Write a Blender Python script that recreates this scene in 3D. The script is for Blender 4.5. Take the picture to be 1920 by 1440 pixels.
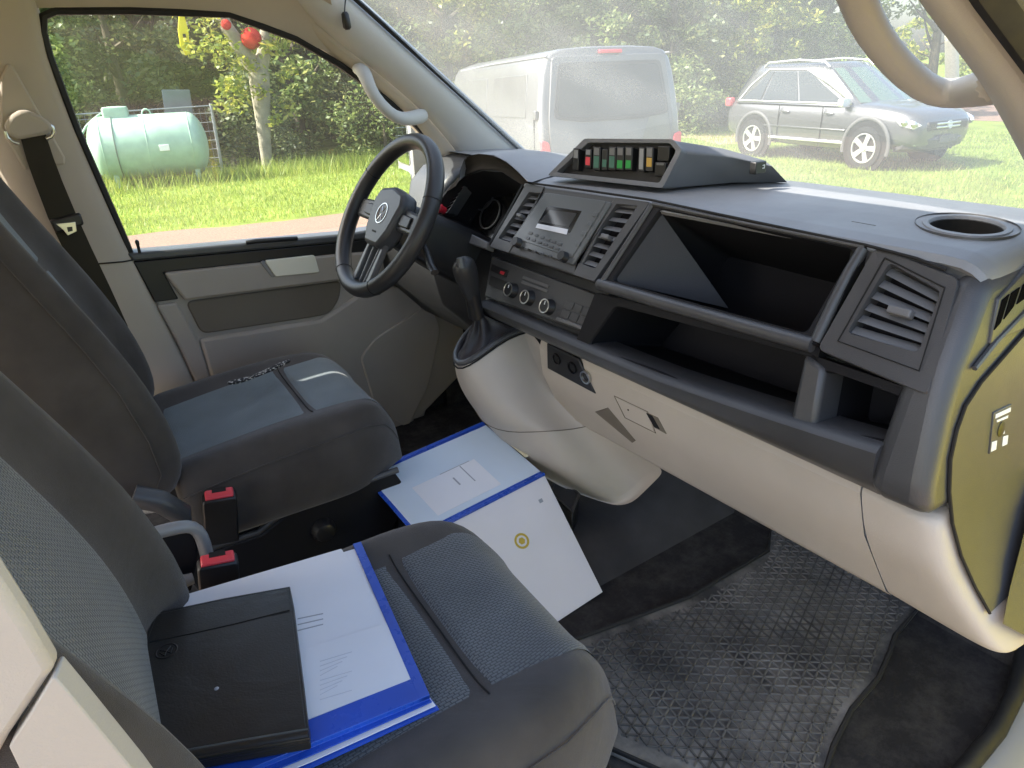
import bpy, bmesh, math, random
from mathutils import Vector, Matrix
V = Vector
R = math.radians
random.seed(7)
for o in list(bpy.data.objects): bpy.data.objects.remove(o)
scene = bpy.context.scene
COL = scene.collection

# ------------------------------------------------------------------ camera
YAW, PIT, ROL, FPX = R(55.21), R(24.34), R(-1.98), 1332.4
CAM = V((-.877, -1.077, 1.046))
FW = V((math.cos(YAW)*math.cos(PIT), math.sin(YAW)*math.cos(PIT), -math.sin(PIT)))
_rt = V((math.sin(YAW), -math.cos(YAW), 0)); _up = _rt.cross(FW)
RT = _rt*math.cos(ROL) + _up*math.sin(ROL)
UPV = -_rt*math.sin(ROL) + _up*math.cos(ROL)
cd = bpy.data.cameras.new('camera'); co = bpy.data.objects.new('camera', cd); COL.objects.link(co)
m = Matrix((RT, UPV, -FW)).transposed().to_4x4(); m.translation = CAM
co.matrix_world = m
cd.sensor_width = 36; cd.lens = FPX/1920*36; cd.clip_start = .02; cd.clip_end = 1000
scene.camera = co
# ------------------------------------------------------------------ sky, sun, exposure
SUN_AZ = V((-.90, .43)).normalized(); SUN_EL = R(43)
w = bpy.data.worlds.new('World'); scene.world = w; w.use_nodes = True
nt = w.node_tree; bg = nt.nodes['Background']
sk = nt.nodes.new('ShaderNodeTexSky'); sk.sky_type = 'NISHITA'; sk.sun_disc = False
sk.sun_elevation = SUN_EL; sk.sun_rotation = math.atan2(SUN_AZ.x, SUN_AZ.y); sk.dust_density = 3.5
nt.links.new(sk.outputs[0], bg.inputs[0]); bg.inputs[1].default_value = .15
sd = bpy.data.lights.new('sun', 'SUN'); sd.energy = 3.8; sd.angle = R(.53); sd.color = (1, .95, .86)
so = bpy.data.objects.new('sun', sd); COL.objects.link(so)
sdir = V((SUN_AZ.x*math.cos(SUN_EL), SUN_AZ.y*math.cos(SUN_EL), math.sin(SUN_EL)))
so.rotation_euler = sdir.to_track_quat('Z', 'Y').to_euler(); so.location = (-20, 20, 30)
vs = scene.view_settings; vs.view_transform = 'Standard'; vs.look = 'None'; vs.exposure = 2.05; vs.gamma = 1
scene.render.resolution_x = 1024; scene.render.resolution_y = 768
scene.render.engine = 'CYCLES'
GZ = -.75          # ground level; the cab floor is z = 0

# ------------------------------------------------------------------ materials
MATS = {}
def mat(name, col, rough=.5, spec=.5, metal=0, noise=None, bump=None, coat=0, sheen=0, wrinkle=None):
    """noise=(scale,amount) colour variation; bump=(scale,strength,dist)"""
    if name in MATS: return MATS[name]
    M = bpy.data.materials.new(name); M.use_nodes = True; t = M.node_tree; n = t.nodes; b = n['Principled BSDF']
    b.inputs['Base Color'].default_value = (*col, 1); b.inputs['Roughness'].default_value = rough
    b.inputs['Specular IOR Level'].default_value = spec; b.inputs['Metallic'].default_value = metal
    b.inputs['Coat Weight'].default_value = coat
    if sheen: b.inputs['Sheen Weight'].default_value = sheen; b.inputs['Sheen Roughness'].default_value = .5
    tc = n.new('ShaderNodeTexCoord')
    if noise:
        nz = n.new('ShaderNodeTexNoise'); nz.inputs['Scale'].default_value = noise[0]; nz.inputs['Detail'].default_value = 6
        t.links.new(tc.outputs['Object'], nz.inputs['Vector'])
        mp = n.new('ShaderNodeMapRange'); mp.inputs[1].default_value = .3; mp.inputs[2].default_value = .7
        mp.inputs[3].default_value = 1-noise[1]; mp.inputs[4].default_value = 1+noise[1]
        t.links.new(nz.outputs[0], mp.inputs[0])
        mx = n.new('ShaderNodeMix'); mx.data_type = 'RGBA'; mx.blend_type = 'MULTIPLY'; mx.inputs[0].default_value = 1
        mx.inputs[6].default_value = (*col, 1); t.links.new(mp.outputs[0], mx.inputs[7])
        t.links.new(mx.outputs[2], b.inputs['Base Color'])
        n2 = n.new('ShaderNodeTexNoise'); n2.inputs['Scale'].default_value = noise[0]*2.3; n2.inputs['Detail'].default_value = 8; n2.inputs['Roughness'].default_value = .65
        t.links.new(tc.outputs['Object'], n2.inputs['Vector'])
        m2 = n.new('ShaderNodeMapRange'); m2.inputs[1].default_value = .3; m2.inputs[2].default_value = .7
        m2.inputs[3].default_value = rough*.86; m2.inputs[4].default_value = min(1, rough*1.16)
        t.links.new(n2.outputs[0], m2.inputs[0]); t.links.new(m2.outputs[0], b.inputs['Roughness'])
    if bump:
        nb = n.new('ShaderNodeTexNoise'); nb.inputs['Scale'].default_value = bump[0]; nb.inputs['Detail'].default_value = 3
        t.links.new(tc.outputs['Object'], nb.inputs['Vector'])
        bp = n.new('ShaderNodeBump'); bp.inputs['Strength'].default_value = bump[1]; bp.inputs['Distance'].default_value = bump[2]
        t.links.new(nb.outputs[0], bp.inputs['Height']); t.links.new(bp.outputs[0], b.inputs['Normal'])
        if wrinkle:
            nw = n.new('ShaderNodeTexNoise'); nw.inputs['Scale'].default_value = wrinkle[0]; nw.inputs['Detail'].default_value = 4; nw.inputs['Distortion'].default_value = 1.2
            t.links.new(tc.outputs['Object'], nw.inputs['Vector'])
            b3 = n.new('ShaderNodeBump'); b3.inputs['Strength'].default_value = wrinkle[1]; b3.inputs['Distance'].default_value = wrinkle[2]
            t.links.new(nw.outputs[0], b3.inputs['Height']); t.links.new(b3.outputs[0], bp.inputs['Normal'])
    MATS[name] = M
    return M
def N(M): return M.node_tree.nodes, M.node_tree.links

GRAIN = (620, .42, .0009)
charcoal = mat('charcoal_plastic', (.058, .0585, .061), .36, .5, noise=(5, .16), bump=GRAIN)
padtop = mat('dash_pad_sheen', (.19, .194, .20), .50, .6, noise=(4, .15), bump=GRAIN)  # same plastic as charcoal, base lightened to stand in for sky sheen
black = mat('black_plastic', (.012, .012, .013), .42, .5, bump=(600, .2, .0004))
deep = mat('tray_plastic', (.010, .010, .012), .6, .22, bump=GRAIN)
gloss = mat('gloss_black', (.008, .008, .009), .12, .5)
slatm = mat('slat_plastic', (.13, .13, .132), .42, .5, bump=GRAIN)
beige = mat('beige_plastic', (.46, .41, .352), .5, .4, noise=(4, .09), bump=GRAIN)
headl = mat('headliner_cloth', (.45, .395, .325), .85, .2, noise=(4, .05), bump=(1500, .4, .0006))
pillar = mat('pillar_plastic', (.45, .443, .425), .5, .4, noise=(5, .05), bump=GRAIN)
doorm = mat('door_plastic', (.37, .33, .285), .5, .4, noise=(4, .09), bump=GRAIN)
doorp = mat('door_pocket_plastic', (.15, .128, .10), .55, .3, noise=(5, .06), bump=GRAIN)
seam = mat('seam_dark', (.02, .019, .018), .8, .2)
rubber = mat('seal_rubber', (.014, .014, .014), .6, .4, noise=(20, .3))
bolster = mat('bolster_fabric', (.058, .051, .046), .9, .15, sheen=.25, noise=(14, .18), bump=(1500, .6, .001), wrinkle=(7, .3, .010))
webbing = mat('belt_webbing', (.035, .03, .02), .8, .2, bump=(700, .5, .0008))
red = mat('red_plastic', (.64, .06, .08), .35, .5)
redk = mat('red_knob', (.5, .02, .035), .3, .5)
white = mat('white_print', (.8, .8, .78), .6, .3)
chrome = mat('satin_metal', (.62, .62, .6), .28, .5, metal=1)
silver = mat('silver_paint_plastic', (.22, .225, .23), .35, .5, noise=(9, .06))
platem = mat('plate_sun_tone', (.80, .78, .66), .25, .5)  # cream tone brightened to stand in for sun on the door plate
yellow = mat('yellow_paint', (.86, .74, .02), .3, .5, coat=.6)
leather = mat('black_leather', (.024, .024, .023), .36, .5, noise=(9, .25), bump=(420, .3, .0007), wrinkle=(9, .25, .006))
bluep = mat('blue_plastic', (.02, .08, .46), .28, .5, noise=(12, .15))
paperm = mat('paper_white', (.74, .76, .80), .65, .3, noise=(7, .03))
paper2 = mat('paper_blueish', (.60, .70, .80), .5, .4, noise=(5, .05))
cardw = mat('white_cover', (.75, .73, .75), .45, .4, noise=(8, .03))
cream = mat('cream_paper', (.75, .70, .48), .7, .3, noise=(20, .08))
gold = mat('yellow_print', (.55, .40, .06), .6, .3)
greyprint = mat('grey_print', (.35, .37, .40), .7, .3)
carpet = mat('carpet', (.034, .031, .029), .95, .1, noise=(40, .35), bump=(900, .9, .003))
greenp = mat('green_print', (.02, .26, .05), .5, .4)
greend = mat('green_dim_print', (.05, .14, .10), .5, .4)
amber = mat('amber_print', (.42, .26, .05), .5, .4)
lcd = mat('display_glass', (.05, .052, .055), .1, .6)
lcdb = mat('display_bar', (.62, .64, .70), .2, .5)

def fabric(name, a, b, sx, sy):
    M = mat(name, a, .92, .15, sheen=.3); n, l = N(M); bs = n['Principled BSDF']
    tc = n.new('ShaderNodeUVMap')
    br = n.new('ShaderNodeTexBrick'); br.inputs['Scale'].default_value = 1
    br.inputs['Color1'].default_value = (*a, 1); br.inputs['Color2'].default_value = (a[0]*1.15, a[1]*1.15, a[2]*1.15, 1)
    br.inputs['Mortar'].default_value = (*b, 1); br.inputs['Mortar Size'].default_value = .0011
    br.inputs['Mortar Smooth'].default_value = .8
    br.inputs['Brick Width'].default_value = sx; br.inputs['Row Height'].default_value = sy
    l.new(tc.outputs[0], br.inputs['Vector'])
    nz = n.new('ShaderNodeTexNoise'); nz.inputs['Scale'].default_value = 9; nz.inputs['Detail'].default_value = 6
    l.new(tc.outputs[0], nz.inputs['Vector'])
    mp = n.new('ShaderNodeMapRange'); mp.inputs[1].default_value = .3; mp.inputs[2].default_value = .7; mp.inputs[3].default_value = .85; mp.inputs[4].default_value = 1.18
    l.new(nz.outputs[0], mp.inputs[0])
    mx = n.new('ShaderNodeMix'); mx.data_type = 'RGBA'; mx.blend_type = 'MULTIPLY'; mx.inputs[0].default_value = 1
    l.new(br.outputs['Color'], mx.inputs[6]); l.new(mp.outputs[0], mx.inputs[7]); l.new(mx.outputs[2], bs.inputs['Base Color'])
    bp = n.new('ShaderNodeBump'); bp.inputs['Strength'].default_value = .6; bp.inputs['Distance'].default_value = .0012; bp.invert = True
    l.new(br.outputs['Fac'], bp.inputs['Height']); l.new(bp.outputs[0], bs.inputs['Normal'])
    return M
insertP = fabric('insert_weave', (.112, .118, .119), (.045, .049, .053), .0085, .0042)
insertD = fabric('insert_twill', (.165, .195, .205), (.11, .135, .145), .006, .003)

def glass_mat(name, tint, dust, dustcol=(.85, .82, .72), refl=1.0):
    M = bpy.data.materials.new(name); M.use_nodes = True; n, l = N(M); n.clear()
    out = n.new('ShaderNodeOutputMaterial'); tr = n.new('ShaderNodeBsdfTransparent'); tr.inputs[0].default_value = (*tint, 1)
    gl = n.new('ShaderNodeBsdfGlossy'); gl.inputs['Roughness'].default_value = .03
    lw_ = n.new('ShaderNodeLayerWeight'); lw_.inputs[0].default_value = .5
    pw = n.new('ShaderNodeMath'); pw.operation = 'POWER'; pw.inputs[1].default_value = 5; l.new(lw_.outputs['Facing'], pw.inputs[0])
    fr = n.new('ShaderNodeMath'); fr.operation = 'MULTIPLY_ADD'; fr.inputs[1].default_value = .7; fr.inputs[2].default_value = .03; l.new(pw.outputs[0], fr.inputs[0])
    m1 = n.new('ShaderNodeMixShader'); l.new(fr.outputs[0], m1.inputs[0]); l.new(tr.outputs[0], m1.inputs[1]); l.new(gl.outputs[0], m1.inputs[2])
    last = m1
    if dust > 0:
        df = n.new('ShaderNodeBsdfTranslucent'); df.inputs[0].default_value = (*dustcol, 1)
        tc = n.new('ShaderNodeTexCoord')
        a = n.new('ShaderNodeTexNoise'); a.inputs['Scale'].default_value = 3.2; a.inputs['Detail'].default_value = 5
        b = n.new('ShaderNodeTexNoise'); b.inputs['Scale'].default_value = 380; b.inputs['Detail'].default_value = 3
        l.new(tc.outputs['Object'], a.inputs['Vector']); l.new(tc.outputs['Object'], b.inputs['Vector'])
        ma = n.new('ShaderNodeMapRange'); ma.inputs[1].default_value = .3; ma.inputs[2].default_value = .7; ma.inputs[3].default_value = .72*dust; ma.inputs[4].default_value = 1.25*dust
        l.new(a.outputs[0], ma.inputs[0])
        mb = n.new('ShaderNodeMapRange'); mb.inputs[1].default_value = .35; mb.inputs[2].default_value = .65; mb.inputs[3].default_value = .88; mb.inputs[4].default_value = 1.14
        l.new(b.outputs[0], mb.inputs[0])
        mm = n.new('ShaderNodeMath'); mm.operation = 'MULTIPLY'; l.new(ma.outputs[0], mm.inputs[0]); l.new(mb.outputs[0], mm.inputs[1])
        m2 = n.new('ShaderNodeMixShader'); l.new(mm.outputs[0], m2.inputs[0]); l.new(m1.outputs[0], m2.inputs[1]); l.new(df.outputs[0], m2.inputs[2]); last = m2
    l.new(last.outputs[0], out.inputs[0]); MATS[name] = M; return M
ws_glass = glass_mat('dusty_windscreen', (.93, .95, .93), .33, (.54, .515, .43))
side_glass = glass_mat('side_glass', (.95, .97, .95), .012)

def leaf_mat(name, c1, c2, c3):
    M = bpy.data.materials.new(name); M.use_nodes = True; n, l = N(M); b = n['Principled BSDF']
    g = n.new('ShaderNodeNewGeometry'); cr = n.new('ShaderNodeValToRGB'); e = cr.color_ramp.elements
    e[0].color = (*c1, 1); e[1].color = (*c3, 1); k = e.new(.55); k.color = (*c2, 1)
    l.new(g.outputs['Random Per Island'], cr.inputs[0]); l.new(cr.outputs[0], b.inputs['Base Color']); b.inputs['Roughness'].default_value = .5
    tl = n.new('ShaderNodeBsdfTranslucent'); mx = n.new('ShaderNodeMixShader'); mx.inputs[0].default_value = .4
    hs = n.new('ShaderNodeHueSaturation'); hs.inputs['Value'].default_value = 1.5; hs.inputs['Hue'].default_value = .48
    l.new(cr.outputs[0], hs.inputs['Color']); l.new(hs.outputs[0], tl.inputs[0])
    out = n['Material Output']; l.new(b.outputs[0], mx.inputs[1]); l.new(tl.outputs[0], mx.inputs[2]); l.new(mx.outputs[0], out.inputs[0])
    MATS[name] = M; return M
leafA = leaf_mat('leaves_green', (.06, .11, .03), (.14, .20, .055), (.30, .33, .12))
leafB = leaf_mat('leaves_yellowgreen', (.10, .16, .025), (.22, .27, .04), (.42, .40, .08))
leafC = leaf_mat('leaves_dark', (.045, .075, .03), (.09, .13, .045), (.20, .22, .09))
grassm = leaf_mat('grass_blades', (.13, .21, .03), (.22, .31, .05), (.34, .36, .10))
bark = mat('bark_pale', (.30, .27, .21), .9, .2, noise=(6, .25), bump=(30, .6, .02))
barkd = mat('bark_dark', (.10, .085, .06), .9, .2, noise=(6, .25), bump=(30, .6, .02))

# ------------------------------------------------------------------ mesh helpers
class MB:
    def __init__(s): s.v = []; s.f = []
    def add(s, vs, fs):
        k = len(s.v); s.v += [tuple(p) for p in vs]; s.f += [tuple(i+k for i in f) for f in fs]; return s
    def box(s, c, d, M=None):
        c = V(c); d = V(d)/2; vs = []
        for x in (-1, 1):
            for y in (-1, 1):
                for z in (-1, 1):
                    p = V((x*d.x, y*d.y, z*d.z)); vs.append(c + (M @ p if M else p))
        return s.add(vs, [(0,1,3,2),(4,6,7,5),(0,4,5,1),(2,3,7,6),(0,2,6,4),(1,5,7,3)])
    def prism(s, pts, vec):
        n = len(pts); vec = V(vec); a = [V(p) for p in pts]; b = [p+vec for p in a]
        return s.add(a+b, [tuple(range(n))[::-1], tuple(range(n, 2*n))] + [(i, (i+1)%n, n+(i+1)%n, n+i) for i in range(n)])
    def loft(s, loops, closed=True, cap=True):
        n = len(loops[0]); vs = [p for L in loops for p in L]; fs = []
        for j in range(len(loops)-1):
            for i in range(n if closed else n-1):
                a = j*n+i; b = j*n+(i+1)%n; fs.append((a, b, b+n, a+n))
        if cap and closed: fs += [tuple(range(n))[::-1], tuple(range((len(loops)-1)*n, len(loops)*n))]
        return s.add(vs, fs)
    def tube(s, path, r, n=8, cap=True, sq=None):
        path = [V(p) for p in path]; L = []; up = None
        for i, p in enumerate(path):
            t = (path[min(i+1, len(path)-1)] - path[max(i-1, 0)]).normalized()
            if up is None: up = V((0, 0, 1)) if abs(t.z) < .9 else V((1, 0, 0))
            a = t.cross(up).normalized(); up = a.cross(t).normalized()
            rr = r[i] if isinstance(r, (list, tuple)) else r
            ra, rb = (rr, rr) if sq is None else (rr*sq[0], rr*sq[1])
            L.append([p + a*ra*math.cos(2*math.pi*k/n) + up*rb*math.sin(2*math.pi*k/n) for k in range(n)])
        return s.loft(L, True, cap)
    def lathe(s, o, ax, prof, n=24, cap=True, ref=None):
        o = V(o); ax = V(ax).normalized(); u = V(ref) if ref else (V((0,0,1)) if abs(ax.z) < .9 else V((1,0,0)))
        a = ax.cross(u).normalized(); b = ax.cross(a)
        return s.loft([[o + ax*h + (a*math.cos(2*math.pi*k/n) + b*math.sin(2*math.pi*k/n))*r for k in range(n)] for r, h in prof], True, cap)
def mk(name, mb, material, parent=None, smooth=35, bevel=0, seg=2, sub=0, fix=True, uv=None):
    me = bpy.data.meshes.new(name); me.from_pydata(mb.v, [], mb.f)
    if fix or smooth:
        bm = bmesh.new(); bm.from_mesh(me)
        if fix: bmesh.ops.recalc_face_normals(bm, faces=bm.faces)
        bm.to_mesh(me); bm.free()
    me.materials.append(material)
    if smooth:
        me.polygons.foreach_set('use_smooth', [True]*len(me.polygons)); me.set_sharp_from_angle(angle=R(smooth))
    if uv:
        u = me.uv_layers.new(name='UVMap')
        for lp in me.loops: u.data[lp.index].uv = uv[lp.vertex_index]
    o = bpy.data.objects.new(name, me); COL.objects.link(o)
    if bevel:
        b = o.modifiers.new('bevel', 'BEVEL'); b.width = bevel; b.segments = seg; b.limit_method = 'ANGLE'; b.angle_limit = R(38); b.harden_normals = False
    if sub:
        q = o.modifiers.new('sub', 'SUBSURF'); q.levels = sub; q.render_levels = sub
    if parent: o.parent = parent
    return o
def thing(name, label, cat, loc=(0,0,0), group=None, kind=None):
    o = bpy.data.objects.new(name, None); COL.objects.link(o); o.empty_display_size = .05
    o['label'] = label; o['category'] = cat
    if group: o['group'] = group
    if kind: o['kind'] = kind
    o.location = loc
    return o
def tag(o, label, cat, group=None):
    o['label'] = label; o['category'] = cat
    if group: o['group'] = group
    return o
def finish(root):
    """parts were modelled in world coordinates; put the empty at its place without moving them"""
    def setinv(o):
        o.matrix_parent_inverse = Matrix.Translation(-root.location)
    for c in root.children: setinv(c)
def ray(px, py): return FW*FPX + RT*(px-960) + UPV*(720-py)
def at(px, py, ax, val):
    d = ray(px, py); i = 'xyz'.index(ax); return CAM + d*((val-CAM[i])/d[i])
def atd(px, py, dist):
    return CAM + ray(px, py)*(dist/FPX)
class Fr:
    def __init__(s, o, ex, ey):
        s.o = V(o); s.ex = V(ex).normalized(); s.ey = V(ey).normalized(); s.ez = s.ex.cross(s.ey)
    def p(s, a, b, c=0): return s.o + s.ex*a + s.ey*b + s.ez*c
    def px(s, u, v, c=0):
        d = ray(u, v); q = s.o + s.ez*c; t = (q-CAM).dot(s.ez)/d.dot(s.ez); h = CAM + d*t - s.o
        return (h.dot(s.ex), h.dot(s.ey))
    def pts(s, L, c=0): return [s.px(u, v, c) for u, v in L]
    def M(s): return Matrix((s.ex, s.ey, s.ez)).transposed()
def rpoly(pts, r, n=4):
    out = []; k = len(pts)
    for i in range(k):
        p = V(pts[i]); a = V(pts[i-1])-p; b = V(pts[(i+1)%k])-p
        rr = min(r, a.length*.45, b.length*.45); a.normalize(); b.normalize()
        p0 = p+a*rr; p1 = p+b*rr
        for j in range(n+1):
            t = j/n; out.append(tuple((p0*(1-t)+p*t)*(1-t) + (p*(1-t)+p1*t)*t))
    return out
def slab(name, fr, poly, z0, z1, material, parent, bevel=.002, r=0, n=4, smooth=35):
    if r: poly = rpoly(poly, r, n)
    mb = MB().prism([fr.p(a, b, z0) for a, b in poly], fr.ez*(z1-z0))
    return mk(name, mb, material, parent, smooth, bevel)
def recess(name, fr, outer, inner, zf, depth, material, parent, skirt=.03, shrink=.96, lip=.004, shift=(0, 0), bevel=0):
    ci = V((sum(p[0] for p in inner)/len(inner), sum(p[1] for p in inner)/len(inner)))
    sh = [tuple(ci + (V(p)-ci)*shrink + V(shift)) for p in inner]
    in2 = [tuple(ci + (V(p)-ci)*.985) for p in inner]
    L = [[fr.p(a, b, zf-skirt) for a, b in outer], [fr.p(a, b, zf-lip) for a, b in outer], [fr.p(*(V(p)*.97+V(q)*.03), zf) for p, q in zip(outer, inner)],
         [fr.p(a, b, zf) for a, b in inner], [fr.p(a, b, zf-lip) for a, b in in2], [fr.p(a, b, zf-depth) for a, b in sh]]
    mb = MB().loft(L, True, False); n = len(inner); k = len(mb.v)
    mb.f.append(tuple(range(k-n, k)))
    return mk(name, mb, material, parent, 30, bevel, fix=True)
def lerp(a, b, t): return a + (b-a)*t
def ql(q, u, v):
    a = V(q[0]).lerp(V(q[1]), u); b = V(q[3]).lerp(V(q[2]), u); return a.lerp(b, v)
def scale2(poly, s, off=(0,0)):
    c = V((sum(p[0] for p in poly)/len(poly), sum(p[1] for p in poly)/len(poly)))
    return [tuple(c+(V(p)-c)*s+V(off)) for p in poly]
def offset_poly(poly, d):
    """grow a convex polygon outwards by d"""
    c = V((sum(p[0] for p in poly)/len(poly), sum(p[1] for p in poly)/len(poly)))
    return [tuple(V(p)+(V(p)-c).normalized()*d) for p in poly]
def arc_pts(c, a, b, r, t0, t1, n): return [V(c)+V(a)*r*math.cos(lerp(t0,t1,i/n))+V(b)*r*math.sin(lerp(t0,t1,i/n)) for i in range(n+1)]

# ================================================================== OUTER SETTING: ground sheets
def sheet(name, pts, z, material, kind='structure', sub=0):
    mb = MB().add([(x, y, z) for x, y in pts], [tuple(range(len(pts)))])
    o = mk(name, mb, material, None, 0, fix=False); o['kind'] = kind; return o
gm = mat('ground_grass', (.17, .225, .045), .95, .1, noise=(1.3, .35), bump=(60, .8, .03))
gravelm = mat('gravel', (.235, .155, .118), .9, .2, noise=(35, .22), bump=(220, .8, .01))
earthm = mat('bare_earth', (.36, .27, .17), .95, .1, noise=(5, .3), bump=(80, .7, .02))
sheet('ground', [(-300, -300), (300, -300), (300, 300), (-300, 300)], GZ, gm)
def wob(pts, amp, step=.35):
    out = []; rnd = random.Random(3)
    for i in range(len(pts)):
        a = V(pts[i]); b = V(pts[(i+1) % len(pts)]); k = max(1, int((b-a).length/step))
        for j in range(k):
            p = a.lerp(b, j/k); out.append((p.x+rnd.uniform(-amp, amp), p.y+rnd.uniform(-amp, amp)))
    return out
sheet('gravel_drive', wob([(-9, -9), (6.2, -9), (6.2, 6.9), (4.2, 7.9), (2.9, 8.2), (.2, 8.75), (-9, 9.6)], .10), GZ+.006, gravelm)
sheet('gravel_path', wob([(19.5, -8), (25, -8), (27, 12), (21, 12)], .15), GZ+.006, gravelm)
sheet('bare_earth', wob([(12.4, 9.6), (14.2, 8.6), (15.4, 10.4), (13.2, 11.8)], .15), GZ+.006, earthm)

# ================================================================== VAN BODY (the cab shell round the camera)
body = thing('van_body', 'yellow van body with beige cab trim, headliner, pillars and dusty windscreen', 'van', (-.4, 0, GZ))
# windscreen (curved sheet)
def wsp(u, s):      # u -1..1 across (right..left), s 0..1 bottom..top
    bx = lerp(.44, -.27, s); bz = lerp(.80, 1.335, s); y = u*lerp(.775, .655, s)
    return V((bx + .16*(1-u*u)*(1-.4*s), y, bz + .02*(1-u*u)))
mb = MB(); L = [[wsp(-1+2*i/20, -.18+1.18*j/11) for i in range(21)] for j in range(12)]
mb.loft(L, False, False)
mk('windscreen', mb, ws_glass, body, 60)
mb = MB().loft([[wsp(-1+2*i/20, -.17)+V((-.03, 0, -.012)) for i in range(21)], [wsp(-1+2*i/20, -.17)+V((.0, 0, .006)) for i in range(21)], [wsp(-1+2*i/20, -.17)+V((.05, 0, -.02)) for i in range(21)]], False, False)
mk('windscreen_seal', mb, rubber, body)
# left A pillar
SEC = [((.52, .755, .75), (.28, .80, .655)), ((.432, .752, .814), (.218, .79, .765)), ((.28, .728, .927), (.105, .774, .916)),
       ((.122, .702, 1.043), (-.016, .757, 1.009)), ((-.03, .672, 1.152), (-.10, .748, 1.063)), ((-.12, .662, 1.22), (-.15, .745, 1.10)), ((-.24, .65, 1.30), (-.24, .735, 1.19))]
rows = []; rows2 = []
for W_, D_ in SEC:
    W_, D_ = V(W_), V(D_); inn = V((-.25, -1, -.1)).normalized()
    rows.append([W_+V((.03, .05, .02)), W_, W_.lerp(D_, .18)+inn*.022, W_.lerp(D_, .42)+inn*.032, W_.lerp(D_, .66)+inn*.026, W_.lerp(D_, .74)+inn*.010])
    rows2.append([W_.lerp(D_, .735)+inn*.008, W_.lerp(D_, .80)+inn*.014, W_.lerp(D_, .93)+inn*.008, D_, D_+V((0, .03, 0))])
mk('pillar_trim', MB().loft(rows, False, False), pillar, body, 50, sub=2)
mk('door_frame_trim', MB().loft(rows2, False, False), headl, body, 50, sub=1)
mk('windscreen_edge_seal', MB().tube([V(a)+V((.004, -.002, .004)) for a, b in SEC], .006, 6), rubber, body)
# headliner: sections along x
def roofsec(D_, pts): 
    L = [V(D_)] + [V(p) for p in pts]
    return L
HS = [[(-.10, .748, 1.063), (-.115, .715, 1.115), (-.125, .668, 1.19), (-.26, .47, 1.31), (-.29, 0, 1.345)],
      [(-.20, .742, 1.120), (-.20, .712, 1.168), (-.20, .66, 1.235), (-.30, .45, 1.335), (-.33, 0, 1.365)],
      [(-.346, .742, 1.171), (-.346, .715, 1.212), (-.35, .66, 1.275), (-.40, .45, 1.36), (-.42, 0, 1.385)],
      [(-.55, .752, 1.178), (-.55, .722, 1.218), (-.55, .665, 1.285), (-.56, .45, 1.37), (-.56, 0, 1.395)],
      [(-.72, .762, 1.172), (-.72, .730, 1.215), (-.72, .67, 1.285), (-.72, .45, 1.37), (-.72, 0, 1.40)],
      [(-1.0, .775, 1.175), (-1.0, .74, 1.215), (-1.0, .68, 1.285), (-1.0, .45, 1.37), (-1.0, 0, 1.40)],
      [(-2.3, .775, 1.175), (-2.3, .74, 1.215), (-2.3, .68, 1.285), (-2.3, .45, 1.37), (-2.3, 0, 1.40)]]
rows = []
for h in HS:
    rows.append([V(p) for p in h] + [V((x, -y, z)) for x, y, z in h[-2::-1]])
mk('headliner', MB().loft(rows, False, False), headl, body, 50, sub=1)
rows = [[p+V((0, .05 if p.y > .3 else (-.05 if p.y < -.3 else 0), .06)) for p in r] for r in rows]
mk('roof', MB().loft(rows, False, False), yellow, body, 50, sub=1)
# window surround seal on the driver's side
DL = [(.224, .79, .752), (.151, .78, .868), (.094, .772, .924), (-.016, .757, 1.005), (-.092, .748, 1.056), (-.20, .742, 1.117), (-.346, .742, 1.168), (-.55, .752, 1.174), (-.682, .760, 1.173), (-.706, .762, 1.163), (-.714, .764, 1.135), (-.714, .766, 1.09), (-.70, .775, .95), (-.66, .795, .70), (-.655, .80, .66)]
mk('window_seal', MB().tube([V(p)+V((0, .004, -.004)) for p in DL], .0085, 6), rubber, body)
# B pillar, driver's side
def bxe(z):
    T = [(1.20, -.712), (1.10, -.715), (.95, -.70), (.672, -.655), (.547, -.629), (.303, -.578), (0, -.55)]
    for (z0, a), (z1, b) in zip(T, T[1:]):
        if z >= z1: return lerp(a, b, (z0-z)/(z0-z1))
    return -.55
rows = []
for z in [1.24, 1.18, 1.10, 1.0, .9, .8, .7, .6, .5, .4, .3, .15, 0, -.05]:
    e = bxe(z); y = lerp(.80, .762, max(0, min(1, (z-.66)/.5))) if z > .5 else .80
    if z > 1.15: y -= (z-1.15)*.35
    rows.append([V((e+.004, y+.03, z)), V((e, y, z)), V((e-.02, y-.016, z)), V((e-.06, y-.024, z)), V((e-.115, y-.024, z)), V((e-.15, y-.012, z)), V((min(e-.17, -.862), y+.03, z))])
mk('pillar_trim', MB().loft(rows, False, False), headl, body, 50, sub=1)
zs = [(.665, -.66)]
mk('trim_joint', MB().tube([V((bxe(.64)-.001, .799, .648)), V((bxe(.64)-.03, .777, .652)), V((bxe(.64)-.06, .7745, .655)), V((bxe(.64)-.115, .7745, .66))], .0018, 5), seam, body)
# raised plate that carries the belt slider
FB = Fr((0, .738, 0), (1, 0, 0), (0, 0, 1))
P = FB.pts([(0, 150), (14, 118), (25, 125), (122, 295), (122, 308), (45, 318), (0, 240)])
slab('slider_plate', FB, P, -.03, .004, headl, body, .004)
mk('body_panel', MB().box((-.94, .90, .85), (.2, .012, .5)), yellow, body)
mk('side_lining', MB().box((-1.72, .86, .3), (1.4, .05, 1.9)), deep, body, bevel=.01)
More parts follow.
